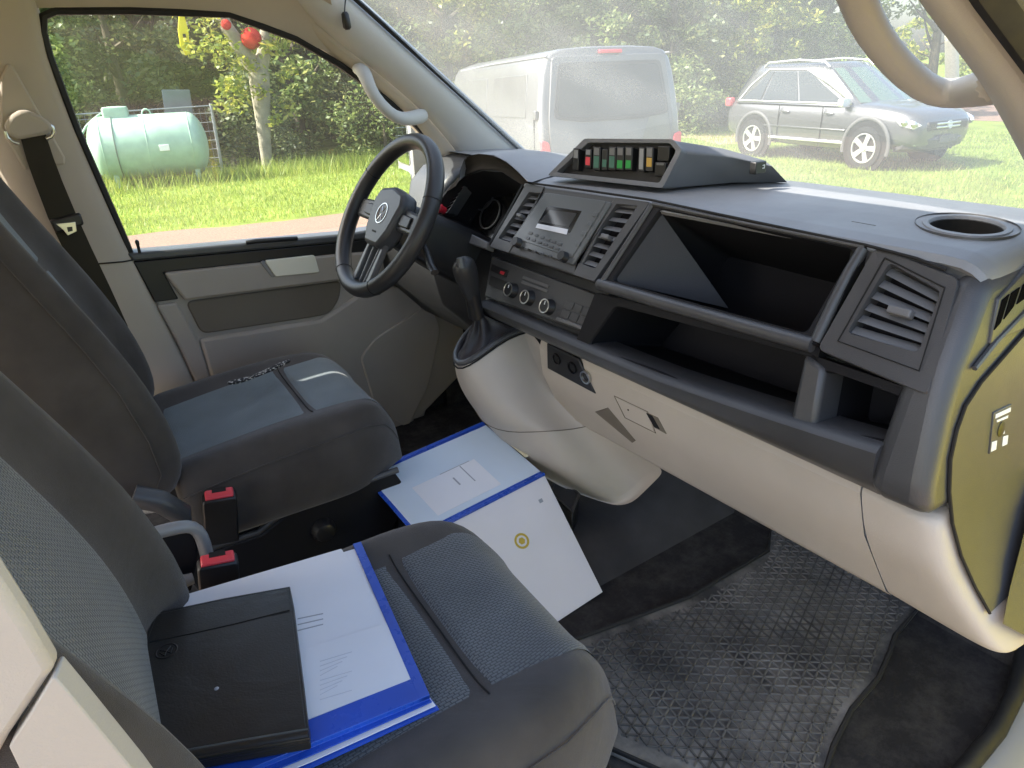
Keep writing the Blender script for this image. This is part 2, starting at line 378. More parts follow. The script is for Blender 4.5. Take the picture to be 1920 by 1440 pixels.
# ---- right A pillar (near, around the open passenger door)
I_ = [(-.30, -.60, 1.245), (-.15, -.645, 1.148), (-.072, -.66, 1.09), (.038, -.672, 1.028), (.085, -.688, .98), (.14, -.71, .918), (.22, -.73, .85), (.34, -.75, .78)]
O_ = [(-.34, -.70, 1.22), (-.20, -.712, 1.133), (-.13, -.72, 1.085), (-.03, -.748, 1.018), (.03, -.765, .965), (.09, -.785, .90), (.16, -.80, .82), (.28, -.81, .74)]
rows = []
for a, b in zip(I_, O_):
    a, b = V(a), V(b)
    rows.append([a+V((.09, -.01, .04)), a+V((.02, .004, .012)), a, a.lerp(b, .35)+V((-.012, .0, -.012)), a.lerp(b, .7)+V((-.012, 0, -.012)), b, b+V((.02, -.01, .02))])
mk('pillar_trim', MB().loft(rows, False, False), pillar, body, 60, sub=2)
rows = []
for b in O_:
    b = V(b)
    rows.append([b+V((.02, -.008, .02)), b+V((-.012, -.010, -.005)), b+V((-.018, -.026, -.006)), b+V((.0, -.04, .005)), b+V((.012, -.06, .03)), b+V((.05, -.10, .06))])
mk('door_seal', MB().loft([r[:4] for r in rows], False, False), rubber, body, 60, sub=1)
mk('door_aperture', MB().loft([r[3:] for r in rows], False, False), charcoal, body, 60)
# ---- grab handles
def handle(name, path, r, sq, material):
    return mk(name, MB().tube(path, r, 12, True, sq), material, body, 60, sub=1)
hp = [at(668, 128, 'y', .735), at(680, 130, 'y', .70), at(689, 152, 'y', .672), at(700, 180, 'y', .664), at(730, 213, 'y', .664), at(752, 224, 'y', .668), at(776, 222, 'y', .69), at(800, 214, 'y', .735)]
handle('grab_handle', hp, [.020, .020, .018, .0165, .0165, .017, .0195, .021], (1, .8), pillar)
hp = [V((-.25, -.63, 1.19)), at(1598, -40, 'y', -.60), at(1616, 30, 'y', -.592), at(1656, 92, 'y', -.594), at(1706, 146, 'y', -.60), at(1752, 176, 'y', -.612), at(1798, 176, 'y', -.635), at(1838, 166, 'y', -.668), at(1872, 160, 'y', -.70)]
handle('grab_handle', hp, [.021, .0205, .020, .0195, .0195, .020, .021, .023, .026], (1, .85), pillar)
# ---- B pillar on the near side, bottom left of the view
P1 = [(-40, 1010), (0, 1086), (60, 1180), (102, 1254), (15, 1382), (-60, 1420), (-80, 1200)]
FP = Fr((0, -.745, 0), (1, 0, 0), (0, 0, 1))
FP2 = Fr((0, -.745, 0), V((1, -.35, 0)), (0, 0, 1))
FP2.o = V((-.91, -.735, 0))
slab('pillar_trim', FP2, FP2.pts([(-60, 985), (0, 1086), (55, 1172), (98, 1246), (98, 1256), (15, 1380), (-40, 1480), (-160, 1300)]), -.012, .002, beige, body, .004, smooth=60)
slab('pillar_trim', FP2, FP2.pts([(108, 1262), (150, 1312), (262, 1448), (330, 1540), (120, 1600), (20, 1392), (60, 1330), (100, 1263)]), -.012, .003, beige, body, .004, smooth=60)
slab('pillar_trim', FP2, FP2.pts([(-60, 1440), (14, 1388), (60, 1460), (110, 1620), (-60, 1620)]), -.03, -.008, bolster, body, .004)
# ---- floor
mk('floor_pan', MB().box((-.3, -.03, -.03), (1.7, 1.78, .06)), carpet, body, bevel=.01)
FL = MB().loft([[V((.40, y, -.01)), V((.50, y, .05)), V((.62, y, .25)), V((.66, y, .60))] for y in (-.80, -.4, 0, .4, .82)], False, False)
mk('footwell_front', FL, carpet, body)
# tunnel between the footwells
prof = lambda x, h: [V((x, .26, 0)), V((x, .22, h*.8)), V((x, .15, h)), V((x, -.05, h)), V((x, -.11, h*.75)), V((x, -.17, 0))]
ridge = mat('floor_vinyl', (.045, .043, .043), .55, .4, noise=(10, .25), bump=(500, .4, .001))
mk('floor_tunnel', MB().loft([prof(-1.1, .035), prof(-.4, .035), prof(.1, .04), prof(.35, .075), prof(.5, .16), prof(.62, .3)], True, True), ridge, body, 50)
# entry sill on the near side
SP = [(1925, 1180), (1918, 1235), (1905, 1300), (1868, 1372), (1812, 1440), (1740, 1500)]
sp = [at(u, v, 'z', .03) for u, v in SP]
sp = [sp[0]+V((.15, .03, .25)), sp[0]+V((.05, .01, .1))] + sp + [V((-.3, -.92, .02)), V((-1.0, -.93, .02))]
mk('door_seal', MB().tube(sp, .014, 8), rubber, body, 60)
mk('sill_panel', MB().loft([[p+V((.01, -.012, -.005)), p+V((.02, -.05, -.004)), p+V((.03, -.075, -.03)), p+V((.03, -.09, -.25))] for p in sp], False, False), silver, body, 50)
mk('sill_panel', MB().loft([[p+V((.025, -.076, -.012)), p+V((.03, -.13, -.02)), p+V((.03, -.14, -.4))] for p in sp], False, False), yellow, body, 50)
mk('kick_panel', MB().loft([[V((.40, -.86, -.02)), V((.40, -.85, .30))], [V((.62, -.80, -.02)), V((.62, -.8, .5))]], False, False), carpet, body)
mk('kick_panel', MB().box((.42, .83, .3), (.5, .03, .75)), carpet, body)
finish(body)

# floor mat with a real lattice of ribs
n, l = N(carpet); bs = n['Principled BSDF']; tc = n.new('ShaderNodeTexCoord'); a = n.new('ShaderNodeTexNoise'); a.inputs['Scale'].default_value = 11; a.inputs['Detail'].default_value = 15; a.inputs['Roughness'].default_value = .8
l.new(tc.outputs['Object'], a.inputs['Vector']); cr = n.new('ShaderNodeValToRGB'); e = cr.color_ramp.elements
e[0].position = .45; e[0].color = (.032, .031, .032, 1); e[1].position = .80; e[1].color = (.10, .096, .09, 1)
l.new(a.outputs[0], cr.inputs[0]); l.new(cr.outputs[0], bs.inputs['Base Color'])
fm = thing('floor_mat', 'black rubber floor mat with dusty triangular ribs in the near footwell', 'floor mat', (.1, -.45, .0))
dirt = mat('mat_rubber', (.035, .034, .034), .6, .45, bump=(120, .4, .001)); n, l = N(dirt); bs = n['Principled BSDF']
tc = n.new('ShaderNodeTexCoord'); a = n.new('ShaderNodeTexNoise'); a.inputs['Scale'].default_value = 5.5; a.inputs['Detail'].default_value = 10; a.inputs['Roughness'].default_value = .68
l.new(tc.outputs['Object'], a.inputs['Vector']); cr = n.new('ShaderNodeValToRGB'); e = cr.color_ramp.elements
e[0].position = .40; e[0].color = (.046, .045, .044, 1); e[1].position = .70; e[1].color = (.30, .285, .255, 1)
l.new(a.outputs[0], cr.inputs[0]); l.new(cr.outputs[0], bs.inputs['Base Color'])
mpoly = [tuple(at(u, v, 'z', .012).xy) for u, v in [(1000, 1225), (1130, 1178), (1290, 1118), (1440, 1030)]] + [(.46, -.25), (.46, -.62)] + [tuple(at(u, v, 'z', .012).xy) for u, v in [(1682, 1190), (1672, 1222), (1650, 1272), (1600, 1330), (1565, 1400), (1550, 1450), (1560, 1540)]] + [(-.22, -.66), (-.34, -.4)]
mb = MB().prism([(x, y, .002) for x, y in mpoly], (0, 0, .008)); mk('mat_sheet', mb, dirt, fm, 30, .002)
cx = sum(p[0] for p in mpoly)/len(mpoly); cy = sum(p[1] for p in mpoly)/len(mpoly)
edge = [V((cx+(x-cx)*.985, cy+(y-cy)*.985, .012)) for x, y in mpoly]
mk('mat_rim', MB().tube(edge+[edge[0]], .0045, 6), mat('mat_rim_rubber', (.03, .03, .03), .8, .2), fm, 60)
def clip(p, d, poly):
    ts = []
    for i in range(len(poly)):
        a = V(poly[i]); b = V(poly[(i+1) % len(poly)]); e = b-a; den = d.x*e.y-d.y*e.x
        if abs(den) < 1e-9: continue
        q = a-p; t = (q.x*e.y-q.y*e.x)/den; s_ = (q.x*d.y-q.y*d.x)/den
        if 0 <= s_ <= 1: ts.append(t)
    return sorted(ts)
ip = [(cx+(x-cx)*.88, cy+(y-cy)*.88) for x, y in mpoly]
mb = MB(); sp_ = .0195
for ang in (20, 80, 140):
    d = V((math.cos(R(ang)), math.sin(R(ang)))); nn = V((-d.y, d.x))
    for k in range(-40, 41):
        p = V((cx, cy))+nn*sp_*k; ts = clip(p, d, ip)
        for i in range(0, len(ts)-1, 2):
            a = p+d*ts[i]; b = p+d*ts[i+1]; wv = nn*.0012
            A = [V((*(a-wv*1.6), .0098)), V((*(a-wv), .0128)), V((*(a+wv), .0128)), V((*(a+wv*1.6), .0098))]
            B = [V((*(b-wv*1.6), .0098)), V((*(b-wv), .0128)), V((*(b+wv), .0128)), V((*(b+wv*1.6), .0098))]
            mb.loft([A, B], False, False)
ribm = mat('mat_rib_rubber', (.11, .106, .10), .7, .35, noise=(7, .6))
o = mk('mat_ribs', mb, ribm, fm, 0, fix=False); o['kind'] = 'stuff'
finish(fm)

# ================================================================== DRIVER'S DOOR
dd = thing('driver_door', 'closed far side door with beige panel, dark pocket and clear window', 'car door', (0, .8, -.1))
FD = Fr((0, .80, 0), (1, 0, 0), (0, 0, 1))
def dpx(L): return FD.pts(L)
outl = dpx([(241, 482), (640, 446), (860, 410), (872, 560), (868, 700), (800, 770), (770, 860), (740, 960), (420, 900), (372, 724), (330, 640), (290, 560)])
slab('door_panel', FD, outl, -.03, -.002, doorm, dd, .006)
silm = mat('sill_plastic', (.07, .075, .08), .36, .5, bump=GRAIN)
slab('sill_strip', FD, dpx([(236, 474), (649, 437), (860, 400), (860, 424), (640, 453), (249, 489)]), -.05, .012, silm, dd, .006)
slab('upper_band', FD, dpx([(249, 490), (640, 454), (860, 424), (864, 470), (640, 475), (306, 510), (334, 560), (290, 566)]), -.01, .006, black, dd, .003)
slab('armrest', FD, dpx([(306, 510), (640, 474), (700, 470), (690, 515), (640, 523), (345, 561)]), -.01, .016, doorm, dd, .006)
slab('pocket', FD, dpx([(347, 565), (640, 526), (636, 560), (618, 588), (590, 594), (378, 626)]), -.01, .004, doorp, dd, .004, r=.02)
slab('lower_panel', FD, dpx([(372, 634), (600, 598), (640, 572), (700, 530), (800, 545), (815, 600), (790, 720), (760, 850), (440, 880), (400, 730)]), -.01, .010, doorm, dd, .010)
slab('edge_panel', FD, dpx([(293, 572), (330, 566), (372, 640), (402, 730), (415, 800), (376, 740), (335, 650)]), -.01, .008, doorm, dd, .006)
slab('speaker_panel', FD, dpx([(672, 668), (700, 632), (790, 574), (812, 586), (822, 615), (800, 720), (760, 800), (700, 760)]), -.01, .016, doorm, dd, .004, r=.02)
pl = slab('handle_plate', FD, dpx([(492, 486), (585, 476), (594, 508), (512, 516)]), .01, .0205, platem, dd, .003, r=.006)
slab('handle_plate', FD, dpx([(484, 490), (491, 486), (512, 517), (505, 517)]), .01, .0185, silver, dd, .002)
mk('pull_handle', MB().tube([at(462, 455, 'y', .785), at(480, 452, 'y', .775), at(540, 448, 'y', .775), at(556, 447, 'y', .785)], .006, 8), black, dd, 60)
mk('lock_pin', MB().lathe(at(262, 474, 'y', .79), (0, 0, 1), [(.0035, 0), (.0035, .018), (.0045, .02), (.0045, .028), (.002, .031)], 10), black, dd, 60)
gp = [V(p)+V((0, .012, 0)) for p in DL]
gp = [V((.224, .80, .64))] + gp
mk('window_glass', MB().prism(gp, (0, .004, 0)), side_glass, dd, 0)
mk('outer_skin', MB().prism([(-.66, .885, .64), (.30, .885, .58), (.30, .90, -.25), (-.60, .90, -.25)], (0, .02, 0)), yellow, dd, bevel=.01)
mk('inner_skin', MB().box((0, .85, -.02), (1.25, .02, .55)), carpet, dd)
# yellow frame edge seen past the pillar
mk('frame_edge', MB().tube([at(826, 268, 'y', .783), at(836, 295, 'y', .783), at(844, 328, 'y', .783), at(848, 360, 'y', .785)], .008, 6), yellow, dd, 60)
# wing mirror
def wm(): 
    c = V((.22, .99, .80)); M_ = Matrix.Rotation(R(-12), 3, 'Z'); mb = MB(); L = []
    for s, k in ((-.035, .93), (-.03, 1.0), (.02, 1.0), (.05, .9), (.075, .6)):
        L.append([c + M_ @ V((s, q[0]*k, q[1]*k)) for q in rpoly([(-.085, -.15), (.085, -.15), (.085, .12), (.05, .15), (-.06, .15), (-.085, .11)], .03, 3)])
    return mb.loft(L), c, M_
mb, c, M_ = wm(); mir = mk('wing_mirror', mb, silver, dd, 40)
mk('mirror_glass', MB().prism([c + M_ @ V((-.0365, q[0], q[1])) for q in rpoly([(-.07, -.03), (.07, -.03), (.07, .125), (-.06, .13)], .02, 3)], M_ @ V((-.002, 0, 0))), mat('mirror', (.85, .87, .88), .02, .5, metal=1), mir, 0)
mk('mirror_glass', MB().prism([c + M_ @ V((-.0365, q[0], q[1])) for q in rpoly([(-.07, -.135), (.07, -.135), (.07, -.05), (-.07, -.05)], .02, 3)], M_ @ V((-.002, 0, 0))), MATS['mirror'], mir, 0)
mk('mirror_arm', MB().tube([V((.22, .84, .70)), V((.225, .90, .705)), V((.225, .96, .72))], [.035, .03, .028], 8, True, (1, .6)), black, mir, 60)
finish(dd)
# open passenger door, out of view; inner face made yellow to tint dash end
pdoor = thing('passenger_door', 'open yellow passenger door swung wide beside the dashboard', 'car door', (.36, -.95, -.1))
FO = Fr((.55, -.90, 0), V((-.30, -.954, 0)), (0, 0, 1))
slab('door_skin', FO, [(0, -.3), (.98, -.3), (.98, .62), (0, .62)], -.07, -.03, yellow, pdoor, .015)
slab('window_frame', FO, [(.02, .62), (.98, .62), (.98, 1.1), (.92, 1.14), (.42, 1.12), (.36, 1.08)], -.06, -.045, side_glass, pdoor, .0)
slab('yellow_inner_face', FO, [(.03, -.28), (.95, -.28), (.95, .60), (.03, .60)], -.03, -.005, yellow, pdoor, .01)
slab('door_trim', FO, [(.45, -.15), (.88, -.15), (.88, .2), (.45, .2)], -.005, .02, doorm, pdoor, .01)
finish(pdoor)

# ================================================================== DASHBOARD
da = thing('dashboard', 'charcoal dashboard with open shelves, vents, radio and beige lower panel', 'dashboard', (.2, 0, .3))
UP = Fr((.05, 0, .805), (0, -1, 0), (.07, 0, .125))          # upper fascia plane
LO = Fr((-.048, 0, .558), (0, -1, 0), (.028, 0, .097))       # lower tray plane
HV = Fr((-.035, 0, .565), (0, -1, 0), (.035, 0, .09))        # heater panel plane
# ---- top pad: cross sections swept along y
def padsec(y, drop=0, dx=0):
    pr = [(.056, .797), (.051, .803), (.058, .8115), (.085, .8165), (.20, .820), (.34, .817), (.46, .806), (.52, .78), (.52, .74)]
    return [V((x+dx, y, z-drop)) for x, z in pr]
rows = [padsec(y) for y in (.79, .5, .25, 0, -.3, -.55, -.68)]
for k in range(1, 6):
    t = k/5*math.pi/2; rows.append(padsec(-.69-.045*math.sin(t), .034*(1-math.cos(t)), .010*(1-math.cos(t))))
zc = .8207
cc = at(1812, 421, 'z', zc); e1 = (at(1884, 424, 'z', zc)-at(1741, 417, 'z', zc)); a_ = e1.length/2; e1.normalize(); e2 = V((-e1.y, e1.x, 0))
bb = (at(1812, 438, 'z', zc)-at(1812, 405, 'z', zc)).length/2
def resamp(L, n):
    out = []
    for i in range(n):
        t = i/(n-1)*(len(L)-1); k = min(int(t), len(L)-2); out.append(L[k].lerp(L[k+1], t-k))
    return out
fine = resamp([None]*0 or rows[0], 129); grid = []
for k in range(len(rows)-1):
    nn_ = max(1, int(abs(rows[k][0].y-rows[k+1][0].y)/.004))
    A5, B5 = resamp(rows[k], 129), resamp(rows[k+1], 129)
    for q in range(nn_): grid.append([a.lerp(b, q/nn_) for a, b in zip(A5, B5)])
grid.append(resamp(rows[-1], 129))
mb = MB().loft(grid, False, False)
def in_cup(f):
    c = V((sum(mb.v[i][0] for i in f)/4, sum(mb.v[i][1] for i in f)/4, 0)); d = c-V((cc.x, cc.y, 0))
    return (d.dot(e1)/a_)**2+(d.dot(e2)/bb)**2 < 1.12 and mb.v[f[0]][2] > .8
def in_cluster(f):
    c = [sum(mb.v[i][k] for i in f)/4 for k in range(3)]
    return .19 < c[1] < .80 and c[0] < .21
mb.f = [f for f in mb.f if not in_cup(f) and not in_cluster(f)]
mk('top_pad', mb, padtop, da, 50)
mk('pad_support', MB().loft([[V((x+dx, y, z-dz)) for x, z in ((.053, .780), (.053, .806), (.20, .812), (.20, .780))] for y, dx, dz in ((-.56, 0, 0), (-.688, 0, .001), (-.716, .006, .012))]), charcoal, da, 30, .003)
# joint line under the pad
mk('pad_joint', MB().tube([UP.p(*UP.px(u, v), .003) for u, v in [(988, 343), (1100, 358), (1222, 376), (1420, 418), (1625, 461), (1720, 486), (1775, 508)]], .0022, 6), seam, da)
# ---- right end: block with rounded edges
endp = [(-.046, .512), (-.058, .535), (-.056, .562), (-.03, .655), (-.012, .70), (.040, .780), (.062, .797), (.20, .80), (.44, .79), (.50, .60), (.42, .50), (.13, .50)]
def ys(z):
    T = [(.85, -.728), (.81, -.735), (.51, -.775), (.42, -.800), (.36, -.832), (.30, -.868), (.2, -.88)]
    for (z0, a), (z1, b) in zip(T, T[1:]):
        if z >= z1: return lerp(a, b, max(0, (z0-z)/(z0-z1)))
    return -.88
def side_pt(px_, off=0):
    y = -.77
    for _ in range(30):
        p = at(px_[0], px_[1], 'y', y); y = lerp(y, ys(p.z), .6)
    return p+V((0, -off, 0))
mk('end_block', MB().loft([[V((x, -.694, z)) for x, z in endp], [V((x, ys(z), z)) for x, z in endp]]), charcoal, da, 40, .022, 4)
FE = Fr((0, -.7355, .81), (1, 0, 0), (0, .1325, 1))          # its outer face, seen through the open door
gap = [(1924, 615), (1880, 665), (1835, 716), (1806, 760), (1790, 805), (1778, 860), (1776, 920), (1782, 980), (1798, 1040), (1824, 1098), (1852, 1148)]
gpts = [side_pt(g, .0025) for g in gap]
mk('cover_joint', MB().tube(gpts, .0024, 6), seam, da)
mk('side_cover', MB().loft([[g+V((k*(.34 if g.z < .7 else .25), 0, 0)) for k in (0.004, .02, .1, .4, .7, 1)] for g in gpts], False, False), charcoal, da, 60)
P = FE.pts([(1852, 645), (1868, 560), (1925, 500), (1990, 470), (1990, 560), (1930, 610)])
slab('side_vent', FE, P, -.01, .003, charcoal, da, .002)
for q in ([(1858, 618), (1873, 562), (1886, 551), (1870, 604)], [(1876, 598), (1890, 549), (1906, 538), (1894, 574)], [(1900, 570), (1912, 534), (1940, 514), (1930, 548)]):
    slab('vent_slot', FE, FE.pts(q), .002, .0042, mat('slot_black', (.006, .006, .006), 1, 0), da, 0)
mk('vent_rib', MB().tube([FE.p(*FE.px(u, v), .003) for u, v in [(1822, 690), (1862, 640), (1925, 575)]], .0035, 6), charcoal, da)
# airbag key switch plate with its white print
FC = Fr(side_pt((1874, 804), .0025), (1, 0, 0), (0, .1325, 1))
P = FC.pts([(1861, 773), (1895, 757), (1888, 835), (1853, 851)])
slab('key_switch', FC, P, -.001, .0018, charcoal, da, .0008)
c = FC.px(1874, 804); mk('key_slot', MB().lathe(FC.p(*c, .0015), FC.ez, [(.0105, 0), (.0105, .0012), (.008, .002), (0.0001, .002)], 20), black, da, 30)
for q in ([(1864, 776), (1892, 763), (1891, 771), (1863, 784)], [(1866, 787), (1887, 778), (1886, 783), (1866, 791)], [(1857, 828), (1866, 825), (1864, 842), (1855, 846)], [(1878, 818), (1887, 815), (1885, 832), (1876, 836)], [(1875, 808), (1880, 806), (1880, 812), (1875, 814)]):
    slab('switch_print', FC, FC.pts(q), .001, .0024, white, da, 0)
# ---- upper open shelf
o4 = lambda L, fr: fr.pts(L)
outer = o4([(1219, 380), (1628, 462), (1530, 648), (1118, 531)], UP); inner = o4([(1236, 391), (1604, 468), (1512, 626), (1146, 526)], UP)
outer = rpoly(outer, .006, 4); inner = rpoly(inner, .010, 4)
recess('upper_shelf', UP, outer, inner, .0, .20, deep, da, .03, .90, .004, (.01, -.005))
t0 = UP.p(*UP.px(1233, 391), -.003); t1 = UP.p(*UP.px(1147, 526), -.004); t2 = at(1366, 578, 'x', .125); t3 = t0+(t2-t1)*.55
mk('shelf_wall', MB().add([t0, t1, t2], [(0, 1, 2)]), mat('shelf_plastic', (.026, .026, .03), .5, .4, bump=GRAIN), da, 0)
# frame of the shelf: rounded bars
def bar(name, pts, r, sq, material, fr, c=0, n=10):
    return mk(name, MB().tube([fr.p(*fr.px(u, v), c) for u, v in pts], r, n, True, sq), material, da, 60)
bar('shelf_rail', [(1122, 532), (1250, 570), (1400, 612), (1522, 646)], .011, (1, 1), charcoal, UP, -.003)
bar('shelf_side', [(1617, 465), (1590, 510), (1560, 570), (1527, 640)], .008, (1, 1), charcoal, UP, -.003)
bar('shelf_top', [(1224, 383), (1400, 420), (1622, 464)], .0035, (1, 1), charcoal, UP, .001)
bar('shelf_side', [(1223, 383), (1180, 450), (1130, 528)], .006, (1, 1), charcoal, UP, -.001)
# ---- right air vent block
vo = UP.pts([(1641, 463), (1790, 516), (1800, 540), (1738, 742), (1532, 655)])
def vent(name, fr, quad, nsl, c0, deepd, slat_t, tabpos=None, tilt=28, frame=.004, tabsz=(.026, .010), rr=.006, outer=None, skirt=.012):
    q = fr.pts(quad); out_ = fr.pts(outer) if outer else offset_poly(q, frame)
    v = recess(name, fr, rpoly(out_, rr, 3), rpoly(q, rr*.7, 3), c0, deepd, black, da, skirt, .97, .0015)
    v.data.materials.clear(); v.data.materials.append(charcoal)
    slab('vent_back', fr, scale2(q, .97), c0-deepd+.001, c0-deepd+.002, deep, v, 0)
    for i in range(nsl):
        t = (i+.55)/nsl; a = ql(q, .015, t); b = ql(q, .985, t)
        ca, sa = math.cos(R(tilt)), math.sin(R(tilt)); L = []
        for p_ in (a, b):
            L.append([fr.p(p_.x, p_.y + s*ca - h*sa, c0-.009 + s*sa*-1 + h*ca) for s, h in ((-slat_t, -.0012), (slat_t, -.0012), (slat_t, .0012), (-slat_t, .0012))])
        mk('slat', MB().loft(L), slatm, v, 30, .0006)
    if tabpos:
        p_ = ql(q, *tabpos); M_ = fr.M()
        mk('vent_tab', MB().box(fr.p(p_.x, p_.y, c0-.002), (tabsz[0], tabsz[1], .016), M_), slatm, v, 30, .002)
    return v
vent('air_vent', UP, [(1668, 492), (1765, 546), (1722, 662), (1588, 624)], 6, .001, .03, .0065, (.55, .52), 35, .005, (.030, .011), .010, [(1641, 463), (1799, 522), (1740, 742), (1532, 655)], .045)
mk('vent_surround', MB().tube([UP.p(*UP.px(u, v), .0015) for u, v in [(1660, 484), (1772, 540), (1724, 696), (1572, 640), (1660, 484)]], .0012, 5), seam, da)
# ---- lower tray and the small compartment beside it
outer = rpoly(LO.pts([(1112, 548), (1536, 652), (1498, 806), (1072, 650)]), .004, 4); inner = rpoly(LO.pts([(1150, 572), (1516, 668), (1490, 796), (1098, 646)]), .012, 4)
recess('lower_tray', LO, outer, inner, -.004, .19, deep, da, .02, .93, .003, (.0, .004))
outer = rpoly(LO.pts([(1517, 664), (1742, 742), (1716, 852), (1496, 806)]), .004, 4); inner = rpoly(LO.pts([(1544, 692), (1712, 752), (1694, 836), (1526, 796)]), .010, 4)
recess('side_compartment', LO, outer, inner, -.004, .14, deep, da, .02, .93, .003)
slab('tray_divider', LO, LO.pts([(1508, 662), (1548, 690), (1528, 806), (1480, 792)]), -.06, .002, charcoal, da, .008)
# lip under the tray
def lipsec(y, t):
    zt = .562+.030*max(0, (t-.55)/.45)**1.3; zb = lerp(.514, .505, t)
    return [V((x, y, z)) for x, z in ((.02, zt-.012), (-.03, zt-.004), (-.050, zt-.004), (-.0585, zt-.012), (-.057, lerp(zt, zb, .45)), (-.045, lerp(zt, zb, .75)), (-.024, zb), (.02, zb-.002))]
mk('tray_lip', MB().loft([lipsec(lerp(.222, -.70, i/12), i/12) for i in range(13)]), charcoal, da, 50)
# ---- centre panel with radio and two vents
cp = UP.pts([(986, 345), (1219, 379), (1114, 528), (918, 463)])
slab('centre_panel', UP, UP.pts([(1017, 349), (1156, 370), (1079, 516), (950, 473)]), -.05, -.0015, charcoal, da, .003)
slab('panel_back', UP, scale2(cp, .97), -.06, -.045, black, da, 0)
vent('air_vent', UP, [(992, 360), (1017, 362), (958, 455), (934, 447)], 7, .0005, .03, .0055, (.5, .48), 35, .0015, (.016, .008), .003, [(986, 345), (1021, 350), (954, 474), (918, 463)], .045)
vent('air_vent', UP, [(1156, 382), (1196, 386), (1116, 504), (1081, 492)], 7, .0005, .03, .0055, (.55, .52), 35, .0015, (.020, .009), .003, [(1153, 370), (1219, 379), (1114, 528), (1075, 515)], .045)
rq = UP.pts([(1023, 362), (1149, 380), (1076, 498), (957, 456)])
radiom = mat('radio_plastic', (.085, .092, .096), .32, .5, bump=(700, .15, .0003))
rad = slab('radio', UP, rq, -.004, .0035, radiom, da, .002, r=.006)
slab('radio_bezel', UP, scale2(rq, .90, (0, .006)), .003, .0048, radiom, rad, .0012, r=.006)
sq_ = UP.pts([(1031, 389), (1092, 398), (1071, 437), (1010, 424)])
slab('screen_frame', UP, offset_poly(sq_, .003), .004, .0056, gloss, rad, .0008, r=.003)
slab('screen', UP, UP.pts([(1035, 396), (1086, 402), (1070, 428), (1016, 417)]), .005, .0064, lcd, rad, 0)
slab('screen_bar', UP, UP.pts([(1012, 421), (1069, 432), (1066, 442), (1008, 429)]), .005, .0066, lcdb, rad, .0004)
def knob(fr, px_, r, h, material, parent, c0, ringm=None, name='knob'):
    c = fr.px(*px_); o = mk(name, MB().lathe(fr.p(*c, c0), fr.ez, [(r*1.08, 0), (r*1.05, h*.15), (r, h*.2), (r*.93, h*.93), (r*.86, h), (.0002, h)], 24), material, parent, 40)
    if ringm:
        mk('knob_ring', MB().lathe(fr.p(*c, c0), fr.ez, [(r*.80, h*.98), (r*.95, h*.98), (r*.97, h*1.06), (r*.86, h*1.1), (r*.78, h*1.04)], 24, False), ringm, o, 60)
        M_ = fr.M(); mk('knob_pointer', MB().box(fr.p(c[0], c[1]+r*.45, c0+h*1.02), (r*.12, r*.5, .001), M_), white, o, 0)
    return o
knob(UP, (975, 457), .0105, .014, black, rad, .003); knob(UP, (1062, 484), .0105, .014, black, rad, .003)
for i in range(6):
    u = 998+i*11; v = 437+i*4.1
    for j in range(2):
        c = UP.px(u-5*j, v+9*j+2); a, b = .0062, .0026
        slab('radio_button', UP, [(c[0]-a, c[1]-b), (c[0]+a, c[1]-b), (c[0]+a, c[1]+b), (c[0]-a, c[1]+b)], .003, .0062, charcoal, rad, .0006)
for i in range(4):
    c = UP.px(990+i*14.5, 468+i*4.6); a, b = .006, .0022
    slab('radio_button', UP, [(c[0]-a, c[1]-b), (c[0]+a, c[1]-b), (c[0]+a, c[1]+b), (c[0]-a, c[1]+b)], .003, .006, charcoal, rad, .0006)
    slab('button_mark', UP, [(c[0]-.002, c[1]-.0006), (c[0]+.002, c[1]-.0006), (c[0]+.002, c[1]+.0006), (c[0]-.002, c[1]+.0006)], .006, .0064, seam, rad, 0)
for i in range(4):
    c = UP.px(1120-i*11, 404+i*18); a, b = .0065, .0042
    slab('radio_button', UP, [(c[0]-a, c[1]-b), (c[0]+a, c[1]-b), (c[0]+a, c[1]+b), (c[0]-a, c[1]+b)], .003, .0062, radiom, rad, .0006)
# ---- heater panel
hq = HV.pts([(922, 480), (1130, 556), (1098, 624), (908, 556)])
heat = slab('heater_panel', HV, hq, -.03, .0, charcoal, da, .003)
slab('panel_back', HV, HV.pts([(915, 462), (1140, 536), (1098, 640), (900, 570)]), -.04, -.012, black, da, .002)
for u, v in ((963, 545), (994, 559), (1031, 576)):
    knob(HV, (u, v), .0155, .016, black, heat, .0, chrome)
slab('hazard_switch', HV, HV.pts([(924, 496), (954, 508), (950, 520), (921, 508)]), -.001, .003, black, heat, .0008)
slab('hazard_mark', HV, HV.pts([(941, 508), (949, 511), (946, 516), (939, 513)]), .002, .0035, redk, heat, 0)
slab('card_slot', HV, HV.pts([(921, 516), (950, 528), (945, 546), (917, 534)]), -.001, .002, black, heat, .0008)
slab('control_strip', HV, HV.pts([(982, 517), (1030, 535), (1028, 540), (980, 522)]), -.001, .0018, slatm, heat, .0005)
slab('control_strip', HV, HV.pts([(980, 526), (1028, 544), (1026, 549), (978, 531)]), -.001, .0018, slatm, heat, .0005)
for i in range(3):
    for j in range(2):
        u = 1064+i*16-j*7; v = 563+i*6+j*17
        slab('blank_button', HV, HV.pts([(u, v), (u+14, v+5), (u+8, v+19), (u-6, v+14)]), -.001, .002, charcoal, heat, .0008)
slab('trim_strip', HV, HV.pts([(1046, 594), (1096, 613), (1093, 619), (1043, 600)]), -.001, .003, slatm, heat, .001)
